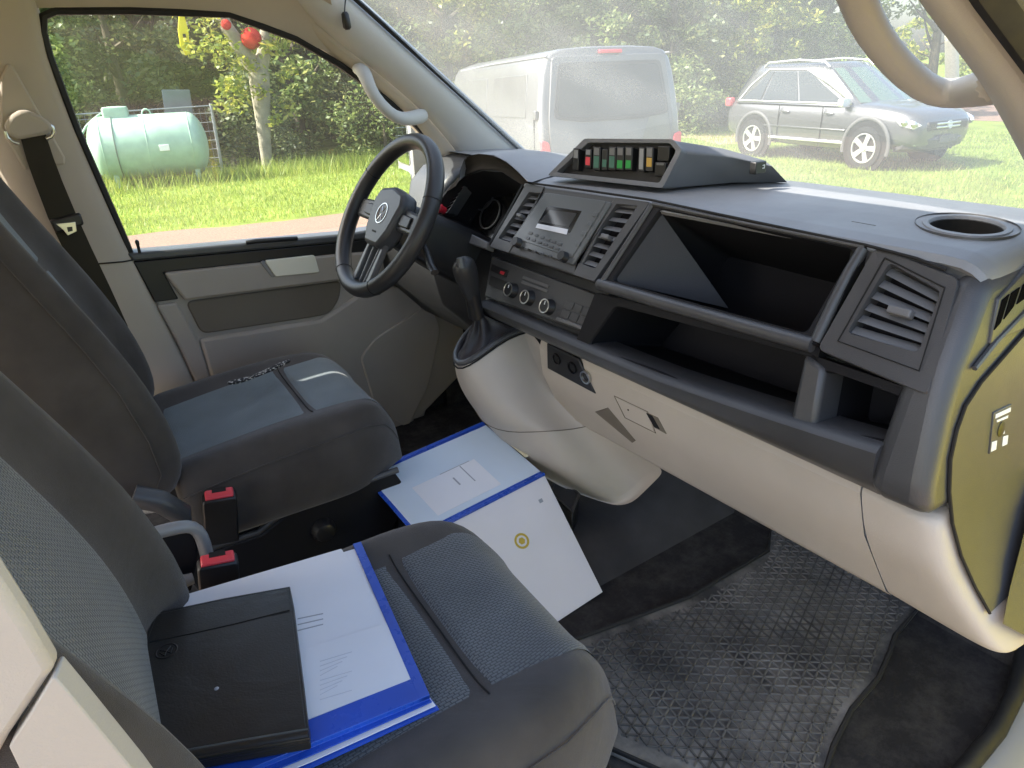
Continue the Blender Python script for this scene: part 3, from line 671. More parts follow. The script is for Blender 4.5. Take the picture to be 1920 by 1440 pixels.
# ---- instrument cluster under its hood
bez = [(812, 396), (828, 372), (846, 350), (872, 331), (905, 320), (942, 323), (978, 346), (948, 402), (917, 455), (880, 440), (848, 424), (830, 410)]
bq = UP.pts(bez, -.012); out_ = [tuple(V(p)+(V(p)-V(UP.px(895, 385, -.012))).normalized()*.007) for p in bq]
cl = recess('instrument_cluster', UP, out_, bq, -.012, .11, deep, da, .05, .80, .003, (.0, .0))
slab('cluster_glass', UP, scale2(bq, .80), -.112, -.110, gloss, cl, 0)
for u, v in ((905, 365), (870, 395), (915, 400)):
    c = UP.px(u, v, -.1); mk('dial', MB().lathe(UP.p(*c, -.1085), UP.ez, [(.036, 0), (.039, 0), (.039, .004), (.036, .004)], 28, False), charcoal, cl, 40)
c = UP.px(829, 393, -.012); mk('red_knob', MB().lathe(UP.p(*c, -.02), UP.ez, [(.009, 0), (.009, .012), (.012, .014), (.012, .022), (.008, .026), (.0002, .026)], 20), redk, cl, 50)
arch = [(861, 338), (863, 318), (870, 300), (880, 292), (898, 288), (926, 291), (950, 303), (972, 322), (993, 345)]
A = [UP.p(*UP.px(u, v, .012), .012) for u, v in arch]
B = [V((.30+.05*0, lerp(.60, .20, i/8), .812+max(0, (a.z-.80))*.45)) for i, a in enumerate(A)]
A1 = [a.lerp(b, .04)+V((0, 0, .004)) for a, b in zip(A, B)]
Mid = [a.lerp(b, .5)+V((0, 0, .010)) for a, b in zip(A, B)]
B2 = [b+V((.08, 0, -.05)) for b in B]
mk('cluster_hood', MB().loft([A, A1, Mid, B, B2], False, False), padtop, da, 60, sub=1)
C = [UP.p(*q, -.008) for q in [UP.px(u, v, -.012) for u, v in [(838, 362), (850, 347), (864, 336), (880, 327), (902, 319), (926, 319), (945, 324), (962, 334), (980, 347)]]]
mk('hood_underside', MB().loft([A, [a.lerp(c, .5)+V((.01, 0, 0)) for a, c in zip(A, C)], C], False, False), mat('hood_felt', (.026, .021, .017), .9, .2), da, 60)
# fascia around the cluster and left vent
slab('fascia_left', UP, UP.pts([(790, 380), (845, 338), (985, 345), (917, 464), (870, 455), (800, 415)], -.05), -.16, -.13, charcoal, da, .004)
slab('fascia_strip', UP, UP.pts([(835, 414), (848, 421), (917, 455), (913, 468), (868, 452), (830, 424)], -.01), -.03, -.006, slatm, da, .002)
vent('air_vent', UP, [(828, 352), (852, 340), (822, 388), (803, 396)], 6, -.03, .03, .005, None, 35, .002, rr=.002)
mk('end_block', MB().prism([(.06, .60, .66), (.085, .60, .75), (.13, .60, .79), (.22, .60, .812), (.34, .60, .812), (.34, .60, .62)], (0, .185, 0)), charcoal, da, 40, .014, 3)
# under-dash on the driver's side
mk('under_dash', MB().loft([[V((x, y, z)) for x, z in ((.02, .66), (-.02, .60), (-.01, .48), (.10, .36), (.40, .33), (.45, .6))] for y in (.80, .5, .22)]), black, da, 40)
# ---- lower beige panel
def kneesec(y, t=0):
    return [V((x, y, z)) for x, z in ((.05, .512), (-.014, .506), (-.019, .49), (-.016, .46), (-.011, .425), (.018, .365), (.044, .312), (.058, .298), (.10, .29), (.30, .30))]
mk('glovebox_panel', MB().loft([[V((p.x, p.y-(.2*(.49-p.z) if i == 10 else 0), p.z)) for p in kneesec(lerp(.05, -.672, i/10))] for i in range(11)], False, False), beige, da, 18)
rows = [[V((p.x, p.y-.2*(.49-p.z), p.z)) for p in kneesec(-.6738)]]
kp = kneesec(0)
def krow(f): return [f(p) for p in kp]
rows.append(krow(lambda p: V((p.x, lerp(-.6738-.2*(.49-p.z), ys(p.z), .6), p.z-.004))))
rows.append(krow(lambda p: V((p.x+.002, ys(p.z)+.022, p.z-.006))))
rows.append(krow(lambda p: V((p.x+.009, ys(p.z)+.007, p.z-.006))))
rows.append(krow(lambda p: V((p.x+.024, ys(p.z), p.z-.006))))
rows.append(krow(lambda p: V((p.x+.10, ys(p.z), p.z-.006))))
rows.append(krow(lambda p: V((p.x+.30, ys(p.z), p.z-.006))))
mk('knee_end', MB().loft(rows, False, False), beige, da, 60, sub=2)
q = [side_pt(p, .012) for p in [(1862, 1160), (1876, 1092), (1932, 880), (1990, 880), (1990, 1210), (1915, 1188)]]
mk('pillar_foot', MB().add(q, [(0, 1, 2, 3, 4, 5)]), charcoal, da, 0)
def on_knee(px_, z_guess):   # panel joints drawn on the panel: find x along the profile at the ray
    pr = [(-.019, .49), (-.016, .46), (-.011, .425), (.018, .365), (.044, .312), (.058, .298)]
    best = None
    for (x0, z0), (x1, z1) in zip(pr, pr[1:]):
        f_ = Fr((x0, 0, z0), (0, -1, 0), (x0-x1, 0, z0-z1)); a, b = f_.px(*px_); q = f_.p(a, b)
        if z1-.004 <= q.z <= z0+.02: return q, f_
    return q, f_
# socket panel, little hatch and the latch recess
f_ = Fr((-.0195, 0, .49), (0, -1, 0), (-.008, 0, .065))
soc = slab('socket_panel', f_, f_.pts([(1027, 643), (1086, 672), (1118, 738), (1028, 690)]), -.004, .003, black, da, .002)
for (u, v), r in (((1046, 672), .013), ((1076, 688), .013)):
    c = f_.px(u, v); mk('power_socket', MB().lathe(f_.p(*c, .002), f_.ez, [(r, 0), (r, .004), (r*.8, .004), (r*.75, -.001), (.0002, -.001)], 20), gloss, soc, 40)
c = f_.px(1101, 706); mk('power_socket', MB().lathe(f_.p(*c, .002), f_.ez, [(.014, 0), (.014, .005), (.011, .005), (.010, -.001), (.0002, -.001)], 24), chrome, soc, 40)
h = f_.pts([(1152, 742), (1215, 772), (1230, 812), (1172, 783)])
mk('hatch_joint', MB().tube([f_.p(a, b, .0005) for a, b in h+[h[0]]], .0007, 5), doorp, da)
slab('fuse_hatch', f_, scale2(h, .93), -.02, .0015, beige, da, .0012)
c = f_.px(1179, 768); mk('hatch_dot', MB().lathe(f_.p(*c, .001), f_.ez, [(.002, 0), (.002, .001), (.0002, .001)], 10), seam, da, 0)
slab('latch_recess', f_, f_.pts([(1211, 772), (1234, 783), (1250, 814), (1228, 802)]), -.02, .0012, doorp, da, .001)
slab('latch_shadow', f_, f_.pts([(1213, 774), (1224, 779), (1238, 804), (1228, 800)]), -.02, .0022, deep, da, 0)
f2 = Fr((-.011, 0, .425), (0, -1, 0), (-.029, 0, .06))
slab('side_slot', f2, f2.pts([(1116, 772), (1140, 764), (1192, 826), (1186, 830)]), -.02, .0012, doorp, da, .001)
# ---- cup holder in the top pad
def ell(k, z, n=32): return [cc+e1*a_*k*math.cos(2*math.pi*i/n)+e2*bb*k*math.sin(2*math.pi*i/n)+V((0, 0, z)) for i in range(n)]
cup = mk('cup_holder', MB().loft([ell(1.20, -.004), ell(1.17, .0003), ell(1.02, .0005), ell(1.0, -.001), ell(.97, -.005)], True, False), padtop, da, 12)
mk('cup_well', MB().loft([ell(.972, -.004), ell(.93, -.045), ell(.9, -.05), ell(.001, -.05)], True, False), mat('cup_well_plastic', (.014, .013, .011), .8, .2), cup, 60)
mk('cup_ring', MB().loft([ell(1.385, -.003), ell(1.378, .0004), ell(1.37, -.003)], True, False), charcoal, da, 60)
mk('airbag_mark', MB().tube([at(u, v, 'z', .8203) for u, v in ((1597, 415), (1642, 423))], .0005, 5), charcoal, da)
# ---- centre console below the heater panel: sections from top to bottom
def csec(pts, z0=None): return [V(p) for p in pts]
def console_row(L):  # L: list of (px,py,y)
    return [at(u, v, 'y', y) for u, v, y in L]
rows = [
 console_row([(1000, 628, .13), (985, 617, .155), (948, 628, .16), (912, 655, .16), (880, 678, .165), (860, 684, .19), (850, 668, .235), (868, 630, .285), (900, 600, .31)]),
 console_row([(1012, 645, .11), (992, 642, .138), (950, 652, .14), (915, 678, .14), (886, 698, .15), (862, 702, .185), (849, 690, .24), (852, 660, .29), (880, 620, .32)]),
 console_row([(1052, 705, .05), (1020, 716, .085), (985, 728, .09), (950, 742, .09), (915, 752, .11), (880, 752, .165), (860, 732, .225), (852, 700, .28), (850, 660, .31)]),
 console_row([(1092, 752, 0), (1060, 770, .03), (1030, 782, .035), (1000, 794, .035), (965, 800, .06), (925, 795, .12), (895, 782, .19), (880, 750, .25), (870, 700, .29)]),
 console_row([(1122, 792, -.04), (1092, 802, -.01), (1060, 806, 0), (1030, 808, .005), (995, 810, .035), (955, 811, .09), (915, 800, .17), (895, 780, .23), (880, 740, .27)]),
 console_row([(1130, 799, -.045), (1098, 808, -.015), (1064, 812, -.005), (1032, 814, .0), (998, 818, .03), (962, 822, .08), (930, 815, .15), (905, 800, .21), (890, 760, .25)]),
 console_row([(1190, 842, -.11), (1165, 866, -.07), (1135, 880, -.055), (1100, 890, -.05), (1060, 892, -.03), (1020, 880, .03), (985, 860, .10), (950, 840, .16), (920, 800, .2)]),
 console_row([(1228, 868, -.16), (1215, 895, -.12), (1195, 920, -.095), (1175, 938, -.08), (1150, 945, -.06), (1110, 932, -.01), (1050, 910, .06), (1000, 880, .12), (950, 840, .17)]),
 console_row([(1246, 884, -.19), (1230, 900, -.16), (1208, 922, -.13), (1186, 943, -.11), (1158, 950, -.08), (1125, 940, -.03), (1060, 918, .04), (1010, 890, .10), (960, 850, .16)]),
]
con = mk('centre_console', MB().loft(rows[:5], False, False), beige, da, 60, sub=2)
mk('console_foot', MB().loft(rows[4:5]+rows[6:], False, False), beige, da, 60, sub=2)
mk('console_joint', MB().tube([p+V((-.001, -.0005, 0)) for p in rows[4]], .0012, 6), doorp, da, 60, sub=1)
finish(da)

# ================================================================== SWITCH BOX ON THE DASHBOARD
sw = thing('switch_box', 'grey add-on switch box with lit rocker switches on top of the dashboard', 'switch box', (.15, -.05, .82))
A_ = V((.066, .112, .8185)); B_ = V((.116, -.158, .8185)); ex = (B_-A_).normalized(); hn = V((-ex.y, ex.x, 0))
FS = Fr(A_, ex, V((hn.x*.30, hn.y*.30, 1)))
out_ = FS.pts([(1027, 329), (1096, 260), (1262, 261), (1279, 281), (1243, 353)])
inn = FS.pts([(1043, 323), (1103, 267), (1256, 268), (1268, 283), (1236, 343)])
ro = rpoly(out_, .006, 3); ri = rpoly(inn, .005, 3)
bk = [V((.285, .07, .812)), V((.285, .02, .868)), V(at(1432, 300, 'x', .30)), V(at(1448, 312, 'x', .30)), V(at(1476, 342, 'z', .814))]
bo = []
for i in range(len(out_)):
    for j in range(4): bo.append(bk[i])
boxm = mat('switch_box_plastic', (.12, .125, .135), .5, .45, noise=(6, .08), bump=GRAIN)
mk('housing', MB().loft([[FS.p(a, b, -.02) for a, b in ri], [FS.p(a, b, 0) for a, b in ri], [FS.p(a, b, .001) for a, b in ro], [FS.p(a, b, -.012).lerp(q, .02) for (a, b), q in zip(ro, bo)], [FS.p(a, b, 0).lerp(q, .55)+V((0, 0, .004)) for (a, b), q in zip(ro, bo)], bo], True, False), boxm, sw, 32)
slab('face_plate', FS, scale2(inn, .99), -.022, -.016, black, sw, 0)
def rocker(u, v, wpx, hpx, marks, top=silver, body_m=black):
    q = FS.pts([(u-wpx*.5+3, v-hpx*.5), (u+wpx*.5+3, v-hpx*.5+1), (u+wpx*.5-3, v+hpx*.5+1), (u-wpx*.5-3, v+hpx*.5)])
    o = mk('rocker_switch', MB().loft([[FS.p(a, b, -.017) for a, b in q], [FS.p(a, b, .001+ (.004 if i < 2 else -.004)) for i, (a, b) in enumerate(q)]]), body_m, sw, 30, .0012)
    for k0, k1, m_ in marks:
        qq = [ql(q, .16, k0), ql(q, .84, k0), ql(q, .84, k1), ql(q, .16, k1)]
        z = lambda k: .0056 - k*.008
        mk('switch_mark', MB().loft([[FS.p(p.x, p.y, z(k)-.003) for p, k in zip(qq, (k0, k0, k1, k1))], [FS.p(p.x, p.y, z(k)) for p, k in zip(qq, (k0, k0, k1, k1))]]), m_, o, 0)
rocker(1080, 298, 11, 40, [(.08, .45, silver)])
rocker(1103, 297, 12, 34, [(.42, .85, red), (.05, .3, silver)])
rocker(1119, 297, 14, 42, [(.05, .35, slatm), (.40, .90, greend)])
rocker(1134, 299, 11, 38, [(.5, .85, greend)])
rocker(1148, 297, 14, 42, [(.05, .35, slatm), (.40, .90, greend)])
rocker(1163, 297, 14, 42, [(.05, .35, slatm), (.58, .92, greenp)])
rocker(1179, 297, 14, 42, [(.05, .35, slatm), (.58, .92, greenp)])
rocker(1203, 299, 11, 44, [(.05, .9, silver)])
rocker(1218, 298, 14, 44, [(.05, .4, slatm), (.45, .82, amber)])
rocker(1244, 288, 22, 26, []); rocker(1238, 317, 20, 24, [(.05, .2, slatm)])
mk('side_switch', MB().box(at(1421, 314, 'x', .255), (.030, .014, .022)), black, sw, 30, .002)
p0 = at(1421, 314, 'x', .255)
for dx, dz in ((.0, .004), (.0, -.001), (.003, .0015)): mk('switch_print', MB().box(p0+V((.006+dx, -.0072, dz)), (.005 if dx == 0 else .0012, .0006, .0013 if dx == 0 else .007)), white, sw, 0)
finish(sw)

# ================================================================== STEERING WHEEL
stw = thing('steering_wheel', 'black three-spoke steering wheel with round emblem on its hub', 'steering wheel', (-.166, .412, .735))
C0 = V((-.184, .387, .745)); Nn = V((-.8456, .028, .533)).normalized(); Uu = (V((.183, -.009, .339))-Nn*V((.183, -.009, .339)).dot(Nn)).normalized(); Rr = Uu.cross(Nn) * -1
Rr = Nn.cross(Uu) * -1
if Rr.y > 0: Rr = -Rr
FW_ = Fr(C0, Rr, Uu)
rim = [FW_.p(.176*math.cos(t), .176*math.sin(t)) for t in [2*math.pi*i/64 for i in range(65)]]
lw = mat('rim_leather', (.024, .024, .025), .42, .5, bump=(700, .25, .0005))
L = []
for i in range(64):
    t = 2*math.pi*i/64; e = FW_.ex*math.cos(t)+FW_.ey*math.sin(t); c = C0+e*.176
    L.append([c+e*.0170*math.cos(k*math.pi/6)+FW_.ez*.0195*math.sin(k*math.pi/6) for k in range(12)])
L.append(L[0]); mk('rim', MB().loft(L, True, False), lw, stw, 60)
for t in (R(20), R(152), R(-60), R(-120)):
    e = FW_.ex*math.cos(t)+FW_.ey*math.sin(t); c = C0+e*.176
    mk('rim_seam', MB().tube([c+e*.0173*math.cos(k*math.pi/8)+FW_.ez*.0198*math.sin(k*math.pi/8) for k in range(17)], .0007, 4), seam, stw, 0)
hubm = mat('hub_plastic', (.05, .053, .058), .42, .5, bump=(700, .2, .0005))
hub = slab('hub', FW_, [(-.072, .030), (-.058, .056), (0, .066), (.058, .056), (.072, .030), (.058, -.036), (.034, -.074), (-.034, -.074), (-.058, -.036)], -.03, .012, hubm, stw, .010, smooth=60)
mk('emblem', MB().lathe(C0+FW_.ez*.0115, FW_.ez, [(.024, 0), (.024, .002), (.0218, .002), (.0218, 0)], 28, False), chrome, hub, 40)
for a, b in (((-.0105, .0195), (0, .0035)), ((.0105, .0195), (0, .0035)), ((-.019, .0105), (-.0095, -.0185)), ((-.0095, -.0185), (0, -.001)), ((0, -.001), (.0095, -.0185)), ((.0095, -.0185), (.019, .0105))):
    mk('emblem_stroke', MB().tube([FW_.p(*a, .0125), FW_.p(*b, .0125)], .0011, 5), chrome, hub, 0)
slab('hub_mark', FW_, [(-.010, -.045), (.010, -.045), (.010, -.041), (-.010, -.041)], .012, .0126, seam, hub, 0)
sp_m = mat('spoke_silver', (.085, .09, .095), .35, .5)
for s in (-1, 1):
    slab('spoke', FW_, [(s*.05, .030), (s*.168, .022), (s*.168, -.022), (s*.05, -.022)], -.026, -.004, hubm, stw, .006)
    slab('spoke_switch', FW_, [(s*.068, .016), (s*.115, .014), (s*.115, -.012), (s*.068, -.012)], -.005, .001, black, stw, .003)
    slab('spoke', FW_, [(s*.030, -.055), (s*.042, -.055), (s*.046, -.168), (s*.026, -.172)], -.018, -.004, sp_m, stw, .003)
    slab('spoke', FW_, [(s*.012, -.058), (s*.020, -.058), (s*.014, -.172), (s*.006, -.172)], -.020, -.008, sp_m, stw, .003)
mk('column_shroud', MB().loft([[C0-FW_.ez*d + FW_.ex*a*k + FW_.ey*b*k for a, b in rpoly([(-.05, -.055), (.05, -.055), (.055, .045), (-.055, .045)], .02, 4)] for d, k in ((.022, .7), (.03, 1), (.10, 1.15), (.19, 1.3), (.26, 1.3))]), black, stw, 50)
for s, pts in ((1, [(.04, -.01, -.075), (.10, -.035, -.072), (.155, -.060, -.065), (.19, -.07, -.06)]), (-1, [(-.04, -.01, -.075), (-.10, -.01, -.072), (-.16, -.02, -.065)])):
    mk('stalk', MB().tube([FW_.p(*p) for p in pts], [.007, .0075, .009, .009][:len(pts)], 10, True, (1, .7)), black, stw, 60)
finish(stw)
# ignition barrel shroud + dark knee bolster by the column
# ================================================================== GEAR LEVER
gl = thing('gear_lever', 'black gear lever with leather boot in a console frame', 'gear lever', (-.12, .2, .5))
base = rows_c = [at(u, v, 'y', y) for u, v, y in [(985, 617, .155), (948, 628, .16), (912, 655, .16), (880, 678, .165), (860, 684, .19), (850, 668, .235), (868, 630, .285), (900, 600, .31), (945, 592, .26), (975, 602, .20)]]
cb = sum(base, V())/len(base)
mk('boot_frame', MB().tube(base+[base[0]], .009, 8, False, (1, .8)), charcoal, gl, 60, sub=1)
mk('frame_line', MB().tube([p+(p-cb).normalized()*.007+V((-.002, -.003, -.007)) for p in base+[base[0]]], .0022, 6, False), seam, gl, 60, sub=1)
top = at(893, 578, 'y', .20); bl = []; nb = 40
bt = mat('boot_leather', (.024, .022, .026), .5, .45, noise=(20, .3), bump=(300, .4, .0012))
def ring(k, hgt, fold):
    out = []
    for i in range(nb):
        t = i/nb*len(base); j = int(t); p = base[j].lerp(base[(j+1) % len(base)], t-j)
        q = cb.lerp(p, k); a = 2*math.pi*i/nb
        out.append(q.lerp(top, hgt) + (p-cb).normalized()*fold*math.sin(a*5+hgt*5) + V((0, 0, .006*math.sin(a*3))))
    return out
mk('boot', MB().loft([ring(.92, -.02, 0), ring(.86, .06, .006), ring(.78, .22, .009), ring(.66, .42, .008), ring(.55, .65, .006), ring(.42, .88, .004), ring(.30, 1.0, .002)], True, False), bt, gl, 60, sub=1)
kt = at(866, 487, 'y', .19)
mk('lever_shaft', MB().tube([top-V((0, 0, .02)), top.lerp(kt, .35), top.lerp(kt, .6)], [.018, .016, .016], 12), black, gl, 60)
mk('knob', MB().tube([top.lerp(kt, .05), top.lerp(kt, .2), top.lerp(kt, .42), top.lerp(kt, .65), top.lerp(kt, .85), top.lerp(kt, .98), top.lerp(kt, 1.05)], [.015, .018, .022, .027, .029, .023, .005], 16, True, (.8, 1)), lw, gl, 60, sub=1)
mk('knob_inlay', MB().tube([top.lerp(kt, .86)+V((-.014, -.014, .004)), top.lerp(kt, 1.0)+V((-.010, -.010, .008))], [.009, .008], 10), sp_m, gl, 60)
finish(gl)

# ================================================================== SEATS
def make_seat(label, xo, yo, insM):
    s = thing('seat', label, 'seat', (xo+.23, yo, 0), 'front seats of the cab')
    D = .468
    def wv(v): return .240*(1-.34*max(0, (v-.62)/.38)**2.4)
    def top(u, v):
        z = .348+.040*math.sin(min(v, 1)*math.pi*.62)
        z += (.030*(1-.55*v))*math.exp(-((abs(u)-.76)/.17)**2)
        z -= .055*max(0, (abs(u)-.84)/.16)**2
        z -= .095*max(0, (v-.80)/.20)**2.6
        return z
    def P(u, v, dz=0): return V((xo+v*D, yo+u*wv(v), top(u, v)+dz))
    loops = []
    vs_ = [0, .04, .12, .22, .34, .46, .58, .68, .76, .83, .89, .94, .975, .995, 1.0]
    us = [-1, -.96, -.9, -.84, -.76, -.66, -.5, -.3, -.1, .1, .3, .5, .66, .76, .84, .9, .96, 1]
    for v in vs_:
        w_ = wv(v); fr_ = max(0, (v-.8)/.2); zb = .205+.02*fr_; x = xo+v*D
        if v == 0: sc = .97
        else: sc = 1
        L = [P(u*sc, v) for u in us]
        zt = L[-1].z; xi = -.012*fr_
        L += [V((x+xi*0, yo+w_*1.035, lerp(zt, zb, .4))), V((x+xi, yo+w_*1.0, lerp(zt, zb, .8))), V((x+xi, yo+w_*.93, zb)), V((x+xi, yo-w_*.93, zb)), V((x+xi, yo-w_*1.0, lerp(zt, zb, .8))), V((x+xi*0, yo-w_*1.035, lerp(zt, zb, .4)))]
        loops.append(L)
    cu = mk('cushion', MB().loft(loops), bolster, s, 60, sub=1)
    # side seam running along the cushion
    for sg in (-1, 1):
        mk('piping', MB().tube([P(sg*.955, v, .0015)+V((0, sg*.002, 0)) for v in (.02, .15, .3, .45, .6, .72, .82, .9, .95, .985)], .0014, 5), bolster, cu, 60)
    def patch(name, u0, u1, v0, v1, par, w0=None):
        nu, nv = 16, 20; vsx = []; uvs = []; fs = []
        for j in range(nv+1):
            v = lerp(v0, v1, j/nv)
            g = 1 + (w0*max(0, (v-.6)/.4)**1.5 if w0 else 0)
            for i in range(nu+1):
                u = lerp(u0, u1, i/nu)*g; e = min(i, nu-i, j, nv-j); lift = .005 if e > 0 else -.002
                vsx.append(P(u, v, lift) + V((.003*max(0, (v-.9)/.1), 0, 0))); uvs.append((v*D, u*.236))
        for j in range(nv):
            for i in range(nu):
                a = j*(nu+1)+i; fs.append((a, a+1, a+nu+2, a+nu+1))
        return mk(name, MB().add(vsx, fs), insM, par, 60, fix=True, uv=uvs)
    patch('seat_insert', -.60, .60, .03, .60, cu); patch('seat_insert', -.60, .60, .625, .985, cu, .22)
    mk('insert_seam', MB().tube([P(u, .612, .002) for u in [-.62+1.24*i/12 for i in range(13)]], .0012, 5), seam, cu, 60)
    # backrest
    H = .66; path = [V((xo-.040, yo, .325))]; angs = []
    for k in range(64):
        q_ = min(1, k/63/.5); q_ = q_*q_*(3-2*q_); angs.append(R(lerp(2, 20, q_)))
    for k in range(63): path.append(path[-1]+V((-math.sin(angs[k]), 0, math.cos(angs[k])))*(H/63))
    def BC(t):
        k = max(0, min(63, t*63)); i0 = min(62, int(k)); a_g = lerp(angs[i0], angs[i0+1], k-i0)
        return path[i0].lerp(path[i0+1], k-i0), V((math.cos(a_g), 0, math.sin(a_g)))
    up_ = V((-math.sin(R(20)), 0, math.cos(R(20)))); nn = V((math.cos(R(20)), 0, math.sin(R(20)))); B0 = path[-1]-up_*H
    def wb(t): return lerp(.248, .233, max(0, (t-.3)/.7))*(1-.35*max(0, (t-.88)/.12)**2)
    def bow(t): return .006*math.sin(min(t, .75)/.75*math.pi) - .05*max(0, (.12-t)/.12)**2
    def BP(u, t, d=0):
        n_ = bow(t) + .078*(1-.55*t)*math.exp(-((abs(u)-.83)/.16)**2) - .05*max(0, (abs(u)-.90)/.10)**2
        c_, m_ = BC(t); return c_ + m_*(n_+d) + V((0, u*wb(t), 0))
    loops = []
    for t in [0, .03, .08, .16, .26, .38, .5, .62, .74, .84, .91, .96, .99, 1.0]:
        sq = 1 - .8*max(0, (t-.9)/.1)**3; L = [BP(u, t, -.02*max(0, (t-.9)/.1)**2) for u in us]; c, mm_ = BC(t); th = -.19*sq
        w_ = wb(t)
        L += [c+mm_*(th*.35)+V((0, w_*1.04, 0)), c+mm_*(th*.8)+V((0, w_*1.0, 0)), c+mm_*th+V((0, w_*.85, 0)), c+mm_*th-V((0, w_*.85, 0)), c+mm_*(th*.8)-V((0, w_*1.0, 0)), c+mm_*(th*.35)-V((0, w_*1.04, 0))]
        loops.append(L)
    bk_ = mk('backrest', MB().loft(loops), bolster, s, 60, sub=1)
    def bpatch(u0, u1, t0, t1):
        nu, nv = 16, 24; vsx = []; uvs = []; fs = []
        for j in range(nv+1):
            t = lerp(t0, t1, j/nv)
            for i in range(nu+1):
                u = lerp(u0, u1, i/nu); e = min(i, nu-i, j, nv-j); vsx.append(BP(u, t, (.007 if e > 0 else -.002))); uvs.append((t*H, u*.22))
        for j in range(nv):
            for i in range(nu):
                a = j*(nu+1)+i; fs.append((a, a+1, a+nu+2, a+nu+1))
        return mk('back_insert', MB().add(vsx, fs), insM, bk_, 60, uv=uvs)
    bpatch(-.60, .60, .06, .60); bpatch(-.60, .60, .615, .93)
    for sg in (-1, 1):
        mk('piping', MB().tube([BP(sg*.955, t, .0015) for t in (.02, .1, .2, .35, .5, .65, .8, .9)], .0014, 5), bolster, bk_, 60)
    hc = B0+up_*(H+.12)
    mk('headrest', MB().loft([[hc+up_*a+nn*(b*k-.05)+V((0, c_*k2, 0)) for b, c_ in rpoly([(.045, -.13), (.045, .13), (-.045, .12), (-.045, -.12)], .03, 4)] for a, k, k2 in ((-.09, .6, .8), (-.075, .95, .95), (0, 1, 1), (.07, .9, .95), (.09, .5, .8))]), bolster, s, 60, sub=1)
    for sg in (-1, 1): mk('headrest_post', MB().tube([B0+up_*(H-.03)+nn*-.05+V((0, sg*.06, 0)), hc+nn*-.05+V((0, sg*.06, 0))], .006, 8), chrome, s, 60)
    # base
    mk('seat_base', MB().prism([(xo+.03, yo-.205, 0), (xo+.42, yo-.205, 0), (xo+.44, yo-.205, .215), (xo-.02, yo-.205, .215)], (0, .41, 0)), black, s, 35, .012, 2)
    for sg in (-1, 1):
        pl = [(xo-.04, .235), (xo+.04, .20), (xo+.13, .20), (xo+.19, .232), (xo+.42, .245), (xo+.45, .18), (xo+.40, .09), (xo+.0, .09)]
        mk('side_trim', MB().prism([(x, yo+sg*.206, z) for x, z in pl], (0, sg*.022, 0)), deep, s, 35, .006, 2)
        mk('side_rail', MB().tube([V((x, yo+sg*.222, z)) for x, z in [(xo+.03, .203), (xo+.125, .203), (xo+.185, .234), (xo+.43, .245)]], .007, 8), charcoal, s, 60)
        c = V((xo+.25, yo+sg*.228, .165)); mk('adjuster_knob', MB().lathe(c, (0, sg, 0), [(.026, 0), (.026, .006), (.020, .02), (.016, .022), (.0002, .022)], 12), black, s, 40)
    finish(s); s.rotation_euler.z = R(-4.5)
    return s
make_seat('far driver seat with grey centre panels behind the steering wheel', -.735, .405, insertD)
make_seat('near passenger seat with woven grey centre carrying folder and wallet', -.847, -.420, insertP)

# strip on the far bolster; its pale flecks are painted sun glints
st = [at(u, v-13, 'z', .420) for u, v in [(424, 734), (446, 731), (470, 722), (500, 710), (528, 698), (546, 689)]]
mk_ = mk('sun_fleck_strip', MB().loft([[p+V((0, -.010, -.002)), p+V((0, -.008, .004+.003*math.sin(i*2))), p+V((.002, .008, .006+.003*math.sin(i*2))), p+V((0, .010, 0))] for i, p in enumerate(st)]), black, None, 40, sub=1)
tag(mk_, 'dark strip with painted sun flecks lying along the far seat edge', 'strip')
spm = mat('sun_flecked_black', (.02, .02, .02), .7, .3); n, l = N(spm); tc = n.new('ShaderNodeTexCoord'); vz = n.new('ShaderNodeTexNoise'); vz.inputs['Scale'].default_value = 160
l.new(tc.outputs['Object'], vz.inputs[0]); cr = n.new('ShaderNodeValToRGB'); cr.color_ramp.elements[0].position = .52; cr.color_ramp.elements[0].color = (.015, .015, .015, 1); cr.color_ramp.elements[1].position = .60; cr.color_ramp.elements[1].color = (.5, .48, .44, 1)
l.new(vz.outputs[0], cr.inputs[0]); l.new(cr.outputs[0], n['Principled BSDF'].inputs['Base Color']); mk_.data.materials[0] = spm

# ================================================================== SEAT BELT AND BUCKLES
sb = thing('seat_belt', 'brown-black belt hanging from its guide on the far pillar', 'seat belt', (-.74, .7, .6))
FBt = Fr((0, .722, 0), (1, 0, 0), (0, 0, 1))
wq = [FBt.p(*FBt.px(u, v)) for u, v in [(37, 255), (86, 250), (132, 378), (157, 440), (192, 515), (240, 640), (200, 700), (120, 500), (92, 420), (66, 340)]]
L = []
for (a, b) in [((36, 250), (84, 246)), ((50, 300), (100, 295)), ((66, 345), (117, 340)), ((90, 408), (143, 402)), ((120, 470), (172, 466)), ((150, 540), (205, 535)), ((180, 620), (240, 612))]:
    p, q = FBt.p(*FBt.px(*a)), FBt.p(*FBt.px(*b)); L.append([p, p.lerp(q, .5)+FBt.ez*.003, q, q-FBt.ez*.0025, p.lerp(q, .5)+FBt.ez*.0005, p-FBt.ez*.0025])
mk('webbing', MB().loft(L), webbing, sb, 60)
gq = FBt.pts([(8, 236), (18, 216), (36, 206), (52, 206), (78, 218), (96, 232), (100, 244), (86, 252), (36, 262), (14, 252)])
slab('belt_guide', FBt, gq, -.02, .012, headl, sb, .010, r=.006, smooth=60)
arc = [FBt.p(*FBt.px(u, v), .004) for u, v in [(11, 246), (14, 258), (24, 266), (36, 269)]]; mk('guide_ring', MB().tube(arc, .004, 8), chrome, sb, 60)
